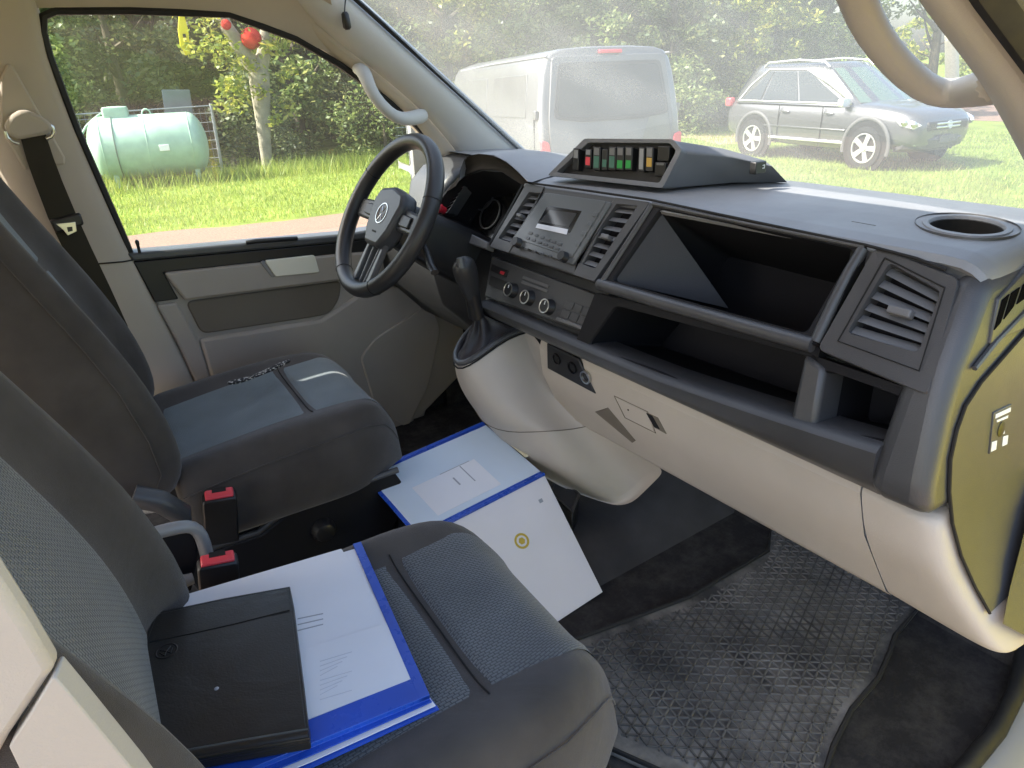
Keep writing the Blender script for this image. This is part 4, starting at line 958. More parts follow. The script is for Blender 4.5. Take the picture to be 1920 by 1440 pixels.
arc = [FBt.p(*FBt.px(u, v), .004) for u, v in [(88, 232), (98, 238), (101, 248), (96, 256), (86, 260)]]; mk('guide_ring', MB().tube(arc, .004, 8), chrome, sb, 60)
slab('tongue_grip', FBt, FBt.pts([(92, 412), (150, 398), (157, 420), (104, 436)]), -.004, .012, black, sb, .004)
tg = FBt.pts([(103, 418), (140, 414), (143, 432), (126, 440), (118, 430)])
slab('tongue', FBt, tg, .008, .014, chrome, sb, .001)
slab('tongue_slot', FBt, FBt.pts([(124, 424), (134, 423), (135, 431), (126, 433)]), .012, .0146, black, sb, 0)
finish(sb)
def buckle(label, top4, depthv, loc_y, group):
    b = thing('seat_belt_buckle', label, 'buckle', top4[0]-V((0, 0, .1)), group)
    q = top4; c = sum(q, V())/4
    mk('shell', MB().loft([[p+depthv for p in q], [p+depthv*.05 for p in q], [c+(p-c)*.86 for p in q]]), black, b, 35, .004)
    mk('release_button', MB().loft([[c+(p-c)*.82-depthv*.0 for p in q], [c+(p-c)*.82-depthv*.045 for p in q], [c+(p-c)*.62-depthv*.055 for p in q]]), red, b, 35, .002)
    mk('buckle_slot', MB().loft([[c+(p-c)*.40+(q[0]+q[1]-q[2]-q[3])*.12-depthv*.05 for p in q], [c+(p-c)*.40+(q[0]+q[1]-q[2]-q[3])*.12-depthv*.062 for p in q]]), seam, b, 0)
    finish(b)
def btop(c, e, f, a, bq): return [c+e*a+f*bq, c-e*a+f*bq, c-e*a-f*bq, c+e*a-f*bq]
dv = V((-.012, .01, -.10))
c = at(411, 928, 'y', .150); buckle('red-topped buckle beside the far driver seat cushion', btop(c, V((.95, -.25, -.05)).normalized(), V((.2, .8, .35)).normalized(), .030, .012), dv, 0, 'belt buckles between the seats')
c = at(408, 1050, 'y', -.135); buckle('red-topped buckle beside the near passenger seat cushion', btop(c, V((.95, -.25, -.05)).normalized(), V((.2, .8, .35)).normalized(), .028, .0105), dv, 0, 'belt buckles between the seats')
# folded armrest bracket between the seats
ab = thing('armrest_bracket', 'grey bracket with dark side plate next to near seat back', 'bracket', (-.8, -.05, .2))
FA = Fr((0, -.045, 0), (1, 0, 0), (0, 0, 1))
slab('side_plate', FA, FA.pts([(280, 1010), (365, 992), (372, 1040), (360, 1110), (290, 1120)]), -.03, .0, deep, ab, .004)
mk('bracket_arm', MB().tube([FA.p(*FA.px(u, v)) for u, v in [(270, 1004), (320, 992), (352, 985), (372, 992), (384, 1020), (392, 1060), (398, 1110)]], .011, 10, True, (1, 1)), silver, ab, 60, sub=1)
mk('lower_arm', MB().tube([at(270, 1120, 'y', -.06), at(320, 1098, 'y', -.06), at(362, 1084, 'y', -.06)], [.014, .014, .009], 10), silver, ab, 60)
mk('foot', MB().box((-.80, -.06, .14), (.16, .06, .28)), black, ab, 30, .01)
finish(ab)
sc_ = mk('seat_hinge_cover', MB().tube([at(250, 930, 'y', .13), at(300, 940, 'y', .12), at(338, 962, 'y', .12), at(345, 1000, 'y', .12)], [.02, .02, .02, .015], 10), charcoal, None, 60)
tag(sc_, 'dark curved hinge cover at the far seat back foot', 'cover')

# ================================================================== FOLDERS, WALLET, BINDER
fo = thing('document_folder', 'blue clear-topped document folder with white papers on the near seat', 'folder', (-.68, -.35, .39))
zf = .402
A4 = at(300, 1134, 'z', zf); B4 = at(677, 1018, 'z', zf); C4 = at(806, 1306, 'z', zf); D4 = A4+C4-B4
FF = Fr(A4, B4-A4, (B4-A4).cross(V((0, 0, 1))) * -1)
quad = [A4, B4, C4, D4]
def flat(name, pts, z0, z1, m_, par, bevel=.0006): return mk(name, MB().prism([V((p[0], p[1], z0)) for p in pts], (0, 0, z1-z0)), m_, par, 30, bevel)
def fpx(L, z=zf): return [at(u, v, 'z', z) for u, v in L]
flat('back_cover', quad, zf-.006, zf-.003, bluep, fo)
flat('paper_stack', [A4.lerp(C4, .02), B4.lerp(D4, .03), C4.lerp(A4, .05), D4.lerp(B4, .05)], zf-.003, zf+.0005, paperm, fo)
flat('cover_strip', [B4, C4, C4.lerp(D4, .045), B4.lerp(A4, .045)], zf-.003, zf+.003, bluep, fo)
flat('cover_strip', [C4, D4, D4.lerp(A4, .10), C4.lerp(B4, .10)], zf-.003, zf+.0028, bluep, fo)
flat('cover_strip', [A4, A4.lerp(B4, .05), D4.lerp(C4, .05), D4], zf-.003, zf+.0026, bluep, fo)
flat('sheet', fpx([(322, 1124), (640, 1030), (735, 1168), (560, 1232), (430, 1250), (330, 1200)]), zf+.0006, zf+.0014, paperm, fo, .0003)
flat('sheet', fpx([(560, 1222), (732, 1168), (776, 1274), (583, 1350), (430, 1405), (400, 1280)]), zf+.0016, zf+.0024, paperm, fo, .0003)
for i in range(9): flat('printed_line', fpx([(600, 1240+i*9), (600+60-(i%4)*9, 1222+i*9), (600+60-(i%4)*9, 1223.5+i*9), (600, 1241.5+i*9)], zf+.002), zf+.0022, zf+.0026, mat('faint_print', (.55, .57, .62), .7, .3), fo, 0)
for i in range(3): flat('printed_line', fpx([(558, 1160+i*11), (606, 1150+i*10), (606, 1152+i*10), (558, 1162+i*11)], zf+.001), zf+.0013, zf+.0016, greyprint, fo, 0)
for k in range(3):
    a = C4.lerp(D4, -.0)+V((.002*k, -.004-.004*k, -.004-.0035*k)); b = D4+V((0, -.006-.005*k, -.004-.0035*k))
    mk('sheet_edge', MB().loft([[a+V((0, .03, 0)), a, a+V((0, 0, -.0015)), a+V((0, .03, -.0015))], [a.lerp(b, .5)+V((0, .03, .001)), a.lerp(b, .5)+V((0, -.003, 0)), a.lerp(b, .5)+V((0, -.003, -.0015)), a.lerp(b, .5)+V((0, .03, -.0015))], [b+V((0, .03, 0)), b, b+V((0, 0, -.0015)), b+V((0, .03, -.0015))]]), (bluep, cardw, bluep)[k], fo, 30)
finish(fo)
wa = thing('wallet', 'black leather document wallet with embossed round emblem on the blue folder', 'wallet', (-.75, -.4, .405))
zw = .424
wpx = [(292, 1149), (420, 1122), (543, 1100), (549, 1140), (568, 1290), (580, 1384), (440, 1408), (288, 1437), (250, 1392), (250, 1340), (271, 1207)]
wp = [at(u, v, 'z', zw) for u, v in wpx]; wc = sum(wp, V())/len(wp)
def wl(k, z): return [V((wc.x+(p.x-wc.x)*k, wc.y+(p.y-wc.y)*k, z)) for p in wp]
mk('cover', MB().loft([wl(.97, zf+.0035), wl(1.0, zf+.0055), wl(1.0, zw-.004), wl(.985, zw), wl(.5, zw+.0006), wl(.2, zw+.0006)]), leather, wa, 50, .002)
mk('edge_piping', MB().tube(wl(.992, zw-.002)+wl(.992, zw-.002)[:1], .0024, 6, False), leather, wa, 60)
mk('spine_roll', MB().tube([at(u, v, 'z', zw-.006) for u, v in [(290, 1432), (440, 1404), (580, 1380)]], .0085, 10), leather, wa, 60)
mk('stitching', MB().tube([at(u, v, 'z', zw+.0006) for u, v in [(281, 1204), (360, 1188), (440, 1170), (543, 1144)]], .0009, 5), seam, wa, 0)
ec = at(312, 1221, 'z', zw+.0003)
def torus(name, c, nrm, r, t, m_, par): 
    return mk(name, MB().lathe(c, nrm, [(r, 0), (r+t, .0006), (r+t*.5, .0012), (r, .0006)], 24, False), m_, par, 60)
emb = torus('emblem', ec, V((0, 0, 1)), .0105, .0022, black, wa)
for a, b in (((-.006, .005), (0, -.001)), ((.006, .005), (0, -.001)), ((-.007, .001), (-.0035, -.007)), ((-.0035, -.007), (0, -.0012)), ((0, -.0012), (.0035, -.007)), ((.0035, -.007), (.007, .001))):
    mk('emblem_stroke', MB().tube([ec+V((a[0], a[1], .0006)), ec+V((b[0], b[1], .0006))], .0007, 4), black, emb, 0)
mk('highlight_speck', MB().lathe(at(406, 1291, 'z', zw+.0005), (0, 0, 1), [(.0028, 0), (.002, .0005), (.0001, .0006)], 12), greyprint, wa, 60)  # pale disc painting a small highlight on the leather
finish(wa)
# storage box and open binder on the floor
bx_ = thing('floor_box', 'dark plastic storage box under the open binder', 'box', (.0, .1, .03))
bt4 = [at(1046, 890, 'z', .11), at(1088, 930, 'z', .11), at(1074, 964, 'z', .11), at(1030, 922, 'z', .11)]
mk('tub', MB().loft([[V((p.x*.9, p.y*.98+.002, .041)) for p in bt4], bt4]), black, bx_, 35, .006)
bc = sum(bt4, V())/4
mk('lid', MB().loft([[bc+(p-bc)*1.0+V((0, 0, .001)) for p in bt4], [bc+(p-bc)*1.03+V((0, 0, .006)) for p in bt4], [bc+(p-bc)*.86+V((0, 0, .008)) for p in bt4], [bc+(p-bc)*.82+V((0, 0, .003)) for p in bt4]]), charcoal, bx_, 35, .001)
finish(bx_)
bi = thing('open_binder', 'open white binder with blue edges standing in the centre footwell', 'binder', (-.1, .1, .05))
H1 = at(1020, 889, 'z', .20); Ab = at(907, 793, 'z', .24); u_ = (Ab-H1); v0 = at(768, 908, 'z', .21)-Ab; ud = u_.normalized(); v_ = (v0-ud*v0.dot(ud)).normalized()*.33
def plate(name, o_, a, b, t0, t1, m_, par, bev=.0008):
    n_ = a.cross(b).normalized(); n_ = n_ if n_.z > 0 else -n_
    return mk(name, MB().prism([o_+n_*t0, o_+a+n_*t0, o_+a+b+n_*t0, o_+b+n_*t0], n_*(t1-t0)), m_, par, 30, bev)
plate('back_cover', H1, u_, v_, -.003, 0, bluep, bi)
plate('sheet', H1+u_*.05+v_*.005, u_*.90, v_*.97, 0, .0015, paper2, bi)
plate('sheet', H1+u_*.12+v_*.30, u_*.45, v_*.5, .0016, .0022, paperm, bi)
plate('printed_line', H1+u_*.30+v_*.42, u_*.26, v_*.008, .0023, .0027, greyprint, bi, 0)
plate('printed_line', H1+u_*.57+v_*.34, u_*.006, v_*.24, .0023, .0027, greyprint, bi, 0)
plate('printed_line', H1+u_*.34+v_*.52, u_*.12, v_*.012, .0023, .0027, greyprint, bi, 0)
mk('spine_edge', MB().tube([H1, H1+v_], .0045, 8), bluep, bi, 60)
mk('cover_edge', MB().tube([Ab, Ab+v_], .0045, 8), bluep, bi, 60)
Cb = at(1130, 1110, 'z', .008); w_ = Cb-H1
plate('front_cover', H1, w_, v_, -.003, 0.0005, cardw, bi)
plate('printed_mark', H1+w_*.16+v_*.10, w_*.03, v_*.03, .0006, .001, greyprint, bi, 0)
nb_ = w_.cross(v_).normalized(); nb_ = nb_ if nb_.z > 0 else -nb_
f3 = Fr(H1, w_, v_)
pc = f3.px(980, 1004)
ez = f3.ez if f3.ez.dot(nb_) > 0 else -f3.ez
em = mk('emblem', MB().lathe(f3.p(*pc, 0)+ez*.0006, ez, [(.017, 0), (.017, .0004), (.012, .0004), (.012, 0)], 24, False), gold, bi, 0)
mk('emblem_core', MB().lathe(f3.p(*pc, 0)+ez*.0006, ez, [(.008, 0), (.008, .0005), (.0001, .0005)], 6), gold, em, 0)
for t in (.26, .55):
    plate('index_tab', H1+u_*t-v_*.085+V((0, 0, .010)), u_*.24, v_*.10, -.002, -.001, cream, bi, 0)
finish(bi)
# microphone hanging at the top of the far pillar
mi = thing('microphone', 'small black microphone hanging by a cable on the far pillar', 'microphone', at(650, 40, 'y', .655))
p1 = at(646, 22, 'y', .648); p2 = at(652, 56, 'y', .648)
mk('capsule', MB().tube([p1, p1.lerp(p2, .12), p1.lerp(p2, .5), p1.lerp(p2, .88), p2], [.005, .0085, .0095, .0095, .005], 12), black, mi, 60)
mk('cable', MB().tube([p1, at(647, 8, 'y', .652), at(650, -20, 'y', .65)], .0016, 6), black, mi, 60)
finish(mi)

# ================================================================== OUTSIDE: VEHICLES
def rigid(root, ang, pitch=0, roll=0):
    root.rotation_euler = (roll, pitch, ang)
def wheel(parent, c, side, r, wd, rimm, tyrem, spokes=5):
    ax = V((0, side, 0)); c = V(c); w = bpy.data.objects.new('wheel', None); 
    ty = mk('wheel', MB().lathe(c-ax*wd*.5, ax, [(r*.66, 0), (r*.93, 0), (r, wd*.15), (r, wd*.82), (r*.95, wd*.97), (r*.72, wd), (r*.68, wd*.9)], 32, False, (0, 0, 1)), tyrem, parent, 40)
    mk('brake_disc', MB().lathe(c+ax*wd*.1, ax, [(r*.68, 0), (r*.68, .01), (.001, .01)], 24), seam, ty, 40)
    mb = MB().lathe(c+ax*wd*.30, ax, [(r*.70, 0), (r*.70, wd*.2), (r*.64, wd*.2), (r*.62, 0)], 32, False, (0, 0, 1))
    for k in range(spokes):
        t = 2*math.pi*k/spokes+.3; e = V((math.sin(t), 0, math.cos(t))); s_ = V((math.cos(t), 0, -math.sin(t)))
        o_ = c+ax*wd*.46
        mb.prism([o_+e*r*.05-s_*r*.10, o_+e*r*.65-s_*r*.13, o_+e*r*.65+s_*r*.13, o_+e*r*.05+s_*r*.10], -ax*.02)
    mb.lathe(c+ax*wd*.40, ax, [(r*.14, 0), (r*.14, .03), (.001, .035)], 16)
    mk('rim', mb, rimm, ty, 30)
    return ty
tyre = mat('tyre', (.03, .03, .03), .85, .2); alloy = mat('alloy', (.75, .76, .78), .3, .5, metal=.7)
# --- grey SUV
suvp = mat('suv_paint', (.12, .122, .127), .28, .5, metal=.5, coat=.8)
cg = mat('car_glass', (.02, .028, .032), .06, .5)
cgw = mat('car_windscreen', (.10, .15, .12), .06, .8)
hdl = mat('headlamp', (.55, .58, .62), .12, .7, metal=.4)
su = thing('suv', 'dark grey SUV with alloy wheels and roof rails parked on the grass', 'car', (11.84, 6.60, GZ))
rigid(su, math.atan2(-.993, -.114)); su.scale = (.925, .925, .975)
ST = [(-2.26, .52, .86, .62), (-2.20, .42, .98, .78), (-2.05, .34, 1.03, .86), (-1.75, .31, 1.04, .895), (-1.3, .29, 1.03, .905), (-.6, .25, 1.02, .905), (.3, .25, 1.02, .905), (1.0, .26, 1.03, .905), (1.3, .29, 1.02, .90), (1.65, .32, .985, .88), (1.90, .34, .935, .84), (2.06, .35, .87, .77), (2.14, .38, .80, .68), (2.17, .46, .72, .58)]
L = []
for x, zb, zt, w in ST:
    half = [(w*.5, zb), (w*.9, zb+.01), (w*.985, zb+.13), (w, lerp(zb, zt, .42)), (w*.99, lerp(zb, zt, .70)), (w*.955, lerp(zb, zt, .86)), (w*.90, zt-.025), (w*.80, zt), (w*.4, zt+.03)]
    L.append([V((x, y, z)) for y, z in half]+[V((x, -y, z)) for y, z in half[::-1]])
mk('body', MB().loft(L), suvp, su, 60, sub=1)
def cabloop(k, z):
    xr = lerp(-2.12, -1.72, k**1.1); xf = lerp(1.12, .18, k); w = lerp(.868, .63, k**.9)
    q = [(xr, -w*.80), (xr+.22, -w), (xf-.55, -w), (xf-.12, -w*.92), (xf, -w*.45)]
    return [V((x, y, z)) for x, y in q] + [V((x, -y, z)) for x, y in q[::-1]]
Lc = [cabloop(k, lerp(.98, 1.62, k)) for k in (0, .12, .3, .55, .8, .93)]
c_ = cabloop(.98, 1.645); Lc.append([V((p.x*.96-.03, p.y*.92, 1.645)) for p in c_]); Lc.append([V((p.x*.75-.18, p.y*.6, 1.675)) for p in c_])
mk('roof', MB().loft(Lc), suvp, su, 50)
def sidep(s, k, side, off=.004):
    xr = lerp(-2.12, -1.72, k**1.1)+.22; xf = lerp(1.12, .18, k)-.10; w = lerp(.868, .63, k**.9)
    return V((lerp(xr, xf, s), side*(w+off), lerp(.98, 1.62, k)))
def fronts(u, k, off=.006):
    x = lerp(1.12, .18, k); w = lerp(.868, .63, k**.9)*.86
    return V((x+off-.10*u*u, u*w, lerp(.98, 1.62, k)+off))
for side in (-1, 1):
    fr_ = [sidep(.02, .06, side), sidep(.97, .06, side), sidep(.86, .55, side), sidep(.70, .90, side), sidep(.16, .92, side), sidep(.04, .5, side)]
    mk('window_trim', MB().tube(fr_+[fr_[0]], .018, 6), chrome, su, 60)
    for s0, s1, t0, t1 in ((.04, .22, .17, .24), (.24, .55, .25, .55), (.57, .92, .57, .72)):
        pts = [sidep(s0, .10, side, .006), sidep(s1, .10, side, .006), sidep(lerp(s1, t1, .5) if s1 > .9 else s1, .52, side, .006), sidep(t1, .86, side, .006), sidep(t0, .86, side, .006), sidep(lerp(s0, t0, .6), .5, side, .006)]
        mk('side_window', MB().prism(pts, (0, side*.004, 0)), cg, su, 0)
    mk('roof_rail', MB().tube([V((-1.45, side*.62, 1.60)), V((-1.35, side*.62, 1.68)), V((-.6, side*.62, 1.72)), V((.0, side*.62, 1.68)), V((.12, side*.62, 1.60))], .02, 6), alloy, su, 60)
    mir = mk('wing_mirror', MB().loft([[V((.78+a, side*(.93+b*.12), 1.04+c*.09)) for b, c in rpoly([(-.8, -.8), (1, -.7), (1, .7), (-.6, .9)], .4, 3)] for a in (-.06, .0, .06)]), alloy, su, 50, .01)
    mk('sill_trim', MB().box((-.02, side*.912, .40), (1.75, .03, .045)), alloy, su, 30, .01)
    mk('door_crease', MB().box((-.1, side*.907, .60), (1.9, .022, .03)), suvp, su, 30, .008)
    for xh in (-.55, .45): mk('door_handle', MB().tube([V((xh-.09, side*.905, .86)), V((xh, side*.935, .865)), V((xh+.09, side*.905, .86))], .013, 6), suvp, su, 60)
    for xs in (-.70, .32): mk('door_gap', MB().box((xs, side*.9065, .64), (.012, .012, .68)), seam, su, 0)
    for xw in (-1.30, 1.30):
        mk('arch_liner', MB().lathe((xw, side*.87, .36), (0, side, 0), [(.43, 0), (.43, .04), (.001, .04)], 32), seam, su, 40)
        mk('arch_trim', MB().tube([V((xw+.455*math.cos(t), side*.905, .36+.455*math.sin(t))) for t in [math.pi*(-.08+1.16*i/20) for i in range(21)]], .035, 8, True, (.7, 1)), mat('arch_plastic', (.09, .09, .092), .6, .4), su, 60)
        wheel(su, (xw, side*.83, .345), side, .345, .225, alloy, tyre)
    hl = [(1.70, .885, .87), (1.92, .85, .835), (2.08, .785, .79), (2.165, .70, .73), (2.08, .785, .67), (1.88, .865, .715)]
    hp_ = mk('headlight', MB().prism([V((x-.02, side*(y-.02), z)) for x, y, z in hl], (.035, side*.045, .004)), hdl, su, 30, .008)
    for lx, ly, lz in ((1.93, .852, .77), (2.07, .79, .745)): mk('lamp_lens', MB().lathe((lx, side*ly, lz), (.5, side*.85, 0), [(.05, 0), (.05, .035), (.035, .045), (.001, .048)], 14), chrome, hp_, 40)
    mk('tail_light', MB().box((-2.13, side*.80, .98), (.16, .14, .16)), red, su, 30, .03)
    mk('fog_light', MB().lathe((2.06, side*.66, .47), (.8, side*.55, 0), [(.06, 0), (.06, .02), (.04, .03), (.001, .03)], 16), hdl, su, 40)
mk('windscreen', MB().loft([[fronts(-1+.2*i, k) for i in range(11)] for k in (.08, .5, .92)], False, False), cgw, su, 60)
mk('rear_glass', MB().prism([V((-2.10, -.6, 1.12)), V((-2.10, .6, 1.12)), V((-1.80, .52, 1.55)), V((-1.80, -.52, 1.55))], (-.02, 0, .0)), cg, su, 0)
for z, h_ in ((.735, .03), (.68, .03)): mk('grille_bar', MB().tube([V((2.06, -.58, z)), V((2.185, -.3, z)), V((2.20, 0, z)), V((2.185, .3, z)), V((2.06, .58, z))], h_*.5, 6), alloy, su, 60)
mk('grille', MB().prism([V((2.10, -.55, .63)), V((2.10, .55, .63)), V((2.10, .55, .77)), V((2.10, -.55, .77))], (.085, 0, 0)), black, su, 30, .03)
mk('badge', MB().lathe((2.19, 0, .71), (1, 0, .15), [(.065, 0), (.065, .02), (.05, .02), (.05, .012), (.001, .012)], 20), chrome, su, 40)
mk('bumper', MB().loft([[V((x, y, z)) for x, z in ((1.98+dx, .30), (2.12+dx, .36), (2.17+dx, .50), (2.10+dx, .56), (1.98+dx, .5))] for y, dx in ((-.78, -.22), (-.66, -.06), (-.3, .045), (0, .06), (.3, .045), (.66, -.06), (.78, -.22))]), mat('bumper_grey', (.06, .06, .065), .45, .5), su, 50, .01)
mk('number_plate', MB().box((2.225, 0, .50), (.012, .50, .11)), mat('plate_dark', (.10, .10, .11), .5, .5), su, 0, .004)
# --- silver van ahead
vp = mat('van_paint', (.145, .148, .152), .35, .5, metal=.3, coat=.6, noise=(3, .05))
pv = thing('panel_van', 'dusty silver panel van parked ahead with its tailgate towards the windscreen', 'van', (5.33, 5.52, GZ-.02))
rigid(pv, R(75), R(2.2))
half = [(.80, .32), (.90, .40), (.945, .62), (.955, .95), (.945, 1.20), (.915, 1.45), (.875, 1.68), (.83, 1.82), (.76, 1.905), (.62, 1.945), (.3, 1.965)]
SV = [(0.0, .94, .99), (.03, .975, .998), (.10, 1.0, 1.0), (1.0, 1, 1), (2.2, 1, 1), (3.2, 1, 1), (3.7, .99, .985), (4.1, .97, .80), (4.5, .93, .62), (4.85, .82, .52)]
L = []
for x, kw, kz in SV:
    row = []
    for y, z in half:
        zz = .32+(z-.32)*kz; sl = .13*max(0, (z-.95)) if x < .5 else (.0)
        row.append(V((x+sl*(1-min(1, x/.5)), y*kw, zz)))
    L.append(row+[V((p.x, -p.y, p.z)) for p in row[::-1]])
mk('body', MB().loft(L), vp, pv, 50)
rp = lambda y, z, o=0: V((.0+.13*max(0, z-.95)-o, y, z))
def rear_poly(name, pts, o0, o1, m_, par=None, bev=.01): return mk(name, MB().prism([rp(y, z, o0) for y, z in pts], (-(o1-o0), 0, 0)), m_, par or pv, 40, bev)
tg_ = rear_poly('tailgate', rpoly([(-.82, .55), (.82, .55), (.83, 1.2), (.74, 1.87), (-.74, 1.87), (-.83, 1.2)], .06, 3), -.02, .018, vp)
rear_poly('window_rubber', rpoly([(-.77, 1.20), (-.4, 1.155), (.4, 1.155), (.77, 1.20), (.67, 1.80), (-.67, 1.80)], .07, 3), .015, .024, mat('van_window_band', (.06, .062, .065), .35, .5), tg_, .002)
rear_poly('rear_window', rpoly([(-.73, 1.23), (-.4, 1.19), (.4, 1.19), (.73, 1.23), (.635, 1.76), (-.635, 1.76)], .06, 3), .022, .028, mat('van_glass', (.045, .047, .043), .12, .6), tg_, .001)
rear_poly('brake_light', [(-.16, 1.885), (.14, 1.885), (.14, 1.925), (-.16, 1.925)], .0, .03, red, pv, .008)
for s in (-1, 1):
    rear_poly('tail_light', rpoly([(s*.80, .62), (s*.93, .60), (s*.945, .98), (s*.84, .95)], .03, 2), -.03, .02, red, pv, .01)
    mk('hinge', MB().box((.13, s*.95, 1.25), (.08, .04, .10)), vp, pv, 30, .008)
    mk('door_gap', MB().box((.17, s*.951, .80), (.012, .02, .8)), seam, pv, 0)
    for y_ in (): pass
    mk('side_panel', MB().prism([V((.45, s*.945, 1.22)), V((1.75, s*.945, 1.22)), V((1.70, s*.875, 1.70)), V((.52, s*.875, 1.70))], (0, s*.008, 0)), vp, pv, 30, .004)
    mk('side_panel', MB().prism([V((1.95, s*.945, 1.22)), V((3.25, s*.945, 1.22)), V((3.15, s*.875, 1.70)), V((2.0, s*.875, 1.70))], (0, s*.008, 0)), vp, pv, 30, .004)
    mk('side_moulding', MB().box((1.8, s*.957, .78), (3.0, .02, .06)), vp, pv, 30, .008)
    mk('roof_gutter', MB().tube([V((.1, s*.80, 1.875)), V((2, s*.80, 1.875)), V((3.5, s*.79, 1.85))], .012, 6), mat('gutter', (.25, .26, .27), .5), pv, 60)
    for xw in (.95, 3.95): wheel(pv, (xw, s*.84, .34), s, .34, .22, alloy, tyre, 7)
mk('rear_bumper', MB().loft([[V((x, y, z)) for x, z in ((.05, .34), (-.07, .36), (-.09, .50), (-.05, .56), (.05, .56))] for y in (-.93, -.85, 0, .85, .93)]), mat('van_bumper', (.10, .10, .105), .5), pv, 40, .02)

# ================================================================== OUTSIDE: TANK, FENCE, BOARD
mint = mat('mint_paint', (.31, .46, .35), .45, .5, noise=(5, .12), bump=(40, .1, .004))
tk = thing('gas_tank', 'mint green horizontal gas tank on legs in front of the wire fence', 'gas tank', (1.52, 13.55, GZ))
ta = V((1.30, -.30, 0)).normalized(); tc_ = V((1.58, 13.50, GZ+.64)); rT = .535; hl_ = .70
prof = [(.001, -hl_-.27)] + [(rT*math.sin(t), -hl_-.27*math.cos(t)) for t in [math.pi/2*i/7 for i in range(1, 8)]] + [(rT, 0)] + [(rT*math.cos(t), hl_+.27*math.sin(t)) for t in [math.pi/2*i/7 for i in range(0, 7)]] + [(.001, hl_+.27)]
mk('shell', MB().lathe(tc_, ta, prof, 40), mint, tk, 50)
for q in (-.62, .70):
    for s in (-1, 1):
        p = tc_+ta*q+V((-ta.y, ta.x, 0))*s*.30; mk('leg', MB().box((p.x, p.y, GZ+.15), (.09, .07, .34)), mint, tk, 30, .006)
dm = tc_+ta*-.42+V((0, 0, rT+.05))
mk('valve_dome', MB().loft([[dm+ta*a*k+V((-ta.y, ta.x, 0))*b*k+V((0, 0, z)) for a, b in rpoly([(-.20, -.17), (.20, -.17), (.20, .17), (-.20, .17)], .04, 3)] for k, z in ((1, -.12), (1, .05), (.93, .085), (.5, .095))]), mint, tk, 50)
for q in (-.70, .0, .70): mk('weld_seam', MB().tube([tc_+ta*q+V((-ta.y, ta.x, 0))*(rT+.001)*math.cos(t)+V((0, 0, (rT+.001)*math.sin(t))) for t in [2*math.pi*i/40 for i in range(41)]], .006, 5, False), mint, tk, 60)
pb = tc_+ta*.25+V((ta.y, -ta.x, 0))*(rT+.004); mk('type_plate', MB().box(pb, (.16, .012, .10), Matrix.Rotation(math.atan2(ta.y, ta.x), 3, 'Z')), white, tk, 30, .004)
lg = tc_+ta*.06+V((0, 0, rT)); mk('lifting_eye', MB().tube([lg+ta*.07*math.cos(t)+V((0, 0, .09*math.sin(t)-.01)) for t in [math.pi*i/10 for i in range(11)]], .014, 6), mint, tk, 60)
mk('strap', MB().tube([tc_+ta*-.50+V((-ta.y, ta.x, 0))*(rT+.006)*math.cos(t)+V((0, 0, (rT+.006)*math.sin(t))) for t in [2*math.pi*i/40 for i in range(41)]], .010, 6, False), mat('strap', (.12, .17, .14), .6), tk, 60)
hs = tc_+ta*-.98; mk('hose', MB().tube([dm+ta*-.18+V((0, 0, .02)), tc_+ta*-.80+V((0, -.1, rT*.92)), tc_+ta*-1.06+V((0, -.1, .30)), tc_+ta*-1.10+V((0, -.1, -.1)), tc_+ta*-.98+V((0, -.1, -.45)), tc_+ta*-.9+V((0, -.1, -.80))], .022, 8), mat('hose_green', (.28, .42, .32), .5), tk, 60, sub=1)
finish(tk)
fe = thing('wire_fence', 'grey wire mesh fence with a leaning post behind the gas tank', 'fence', (1.4, 14.5, GZ))
wire = mat('galvanised', (.30, .32, .33), .5, .5, metal=.5)
f0 = V((-.9, 15.1, GZ)); f1 = V((2.92, 14.25, GZ))
mk('post', MB().tube([f1, f1+V((.02, 0, 1.26))], .032, 8), wire, fe, 60); mk('post', MB().tube([f0, f0+V((0, 0, 1.22))], .032, 8), wire, fe, 60)
mk('top_rail', MB().tube([f0+V((0, 0, 1.16)), f1+V((.02, 0, 1.22))], .014, 6), wire, fe, 60)
mb = MB()
for i in range(7): z = .1+i*.165; mb.tube([f0+V((0, 0, z)), f1+V((0, 0, z))], .006, 4)
for i in range(1, 38): p = f0.lerp(f1, i/38); mb.tube([p, p+V((0, 0, 1.18))], .003, 3)
o = mk('wire_mesh', mb, wire, fe, 0, fix=False); o['kind'] = 'stuff'
finish(fe)
bd = thing('grey_board', 'blue-grey upright board standing in the bushes behind the tank', 'board', (2.3, 15.4, GZ))
q = [at(u, v, 'y', 15.3) for u, v in [(303, 168), (356, 168), (366, 240), (314, 244)]]
mk('panel', MB().prism(q, (0, .03, 0)), mat('board_grey', (.16, .19, .22), .5, .4, noise=(4, .1)), bd, 30, .01)
mk('support', MB().box(((q[2].x+q[3].x)/2, 15.36, (q[2].z+GZ)/2), (.35, .04, q[2].z-GZ)), mat('board_wood', (.12, .11, .10), .8), bd, 30, .005)
finish(bd)

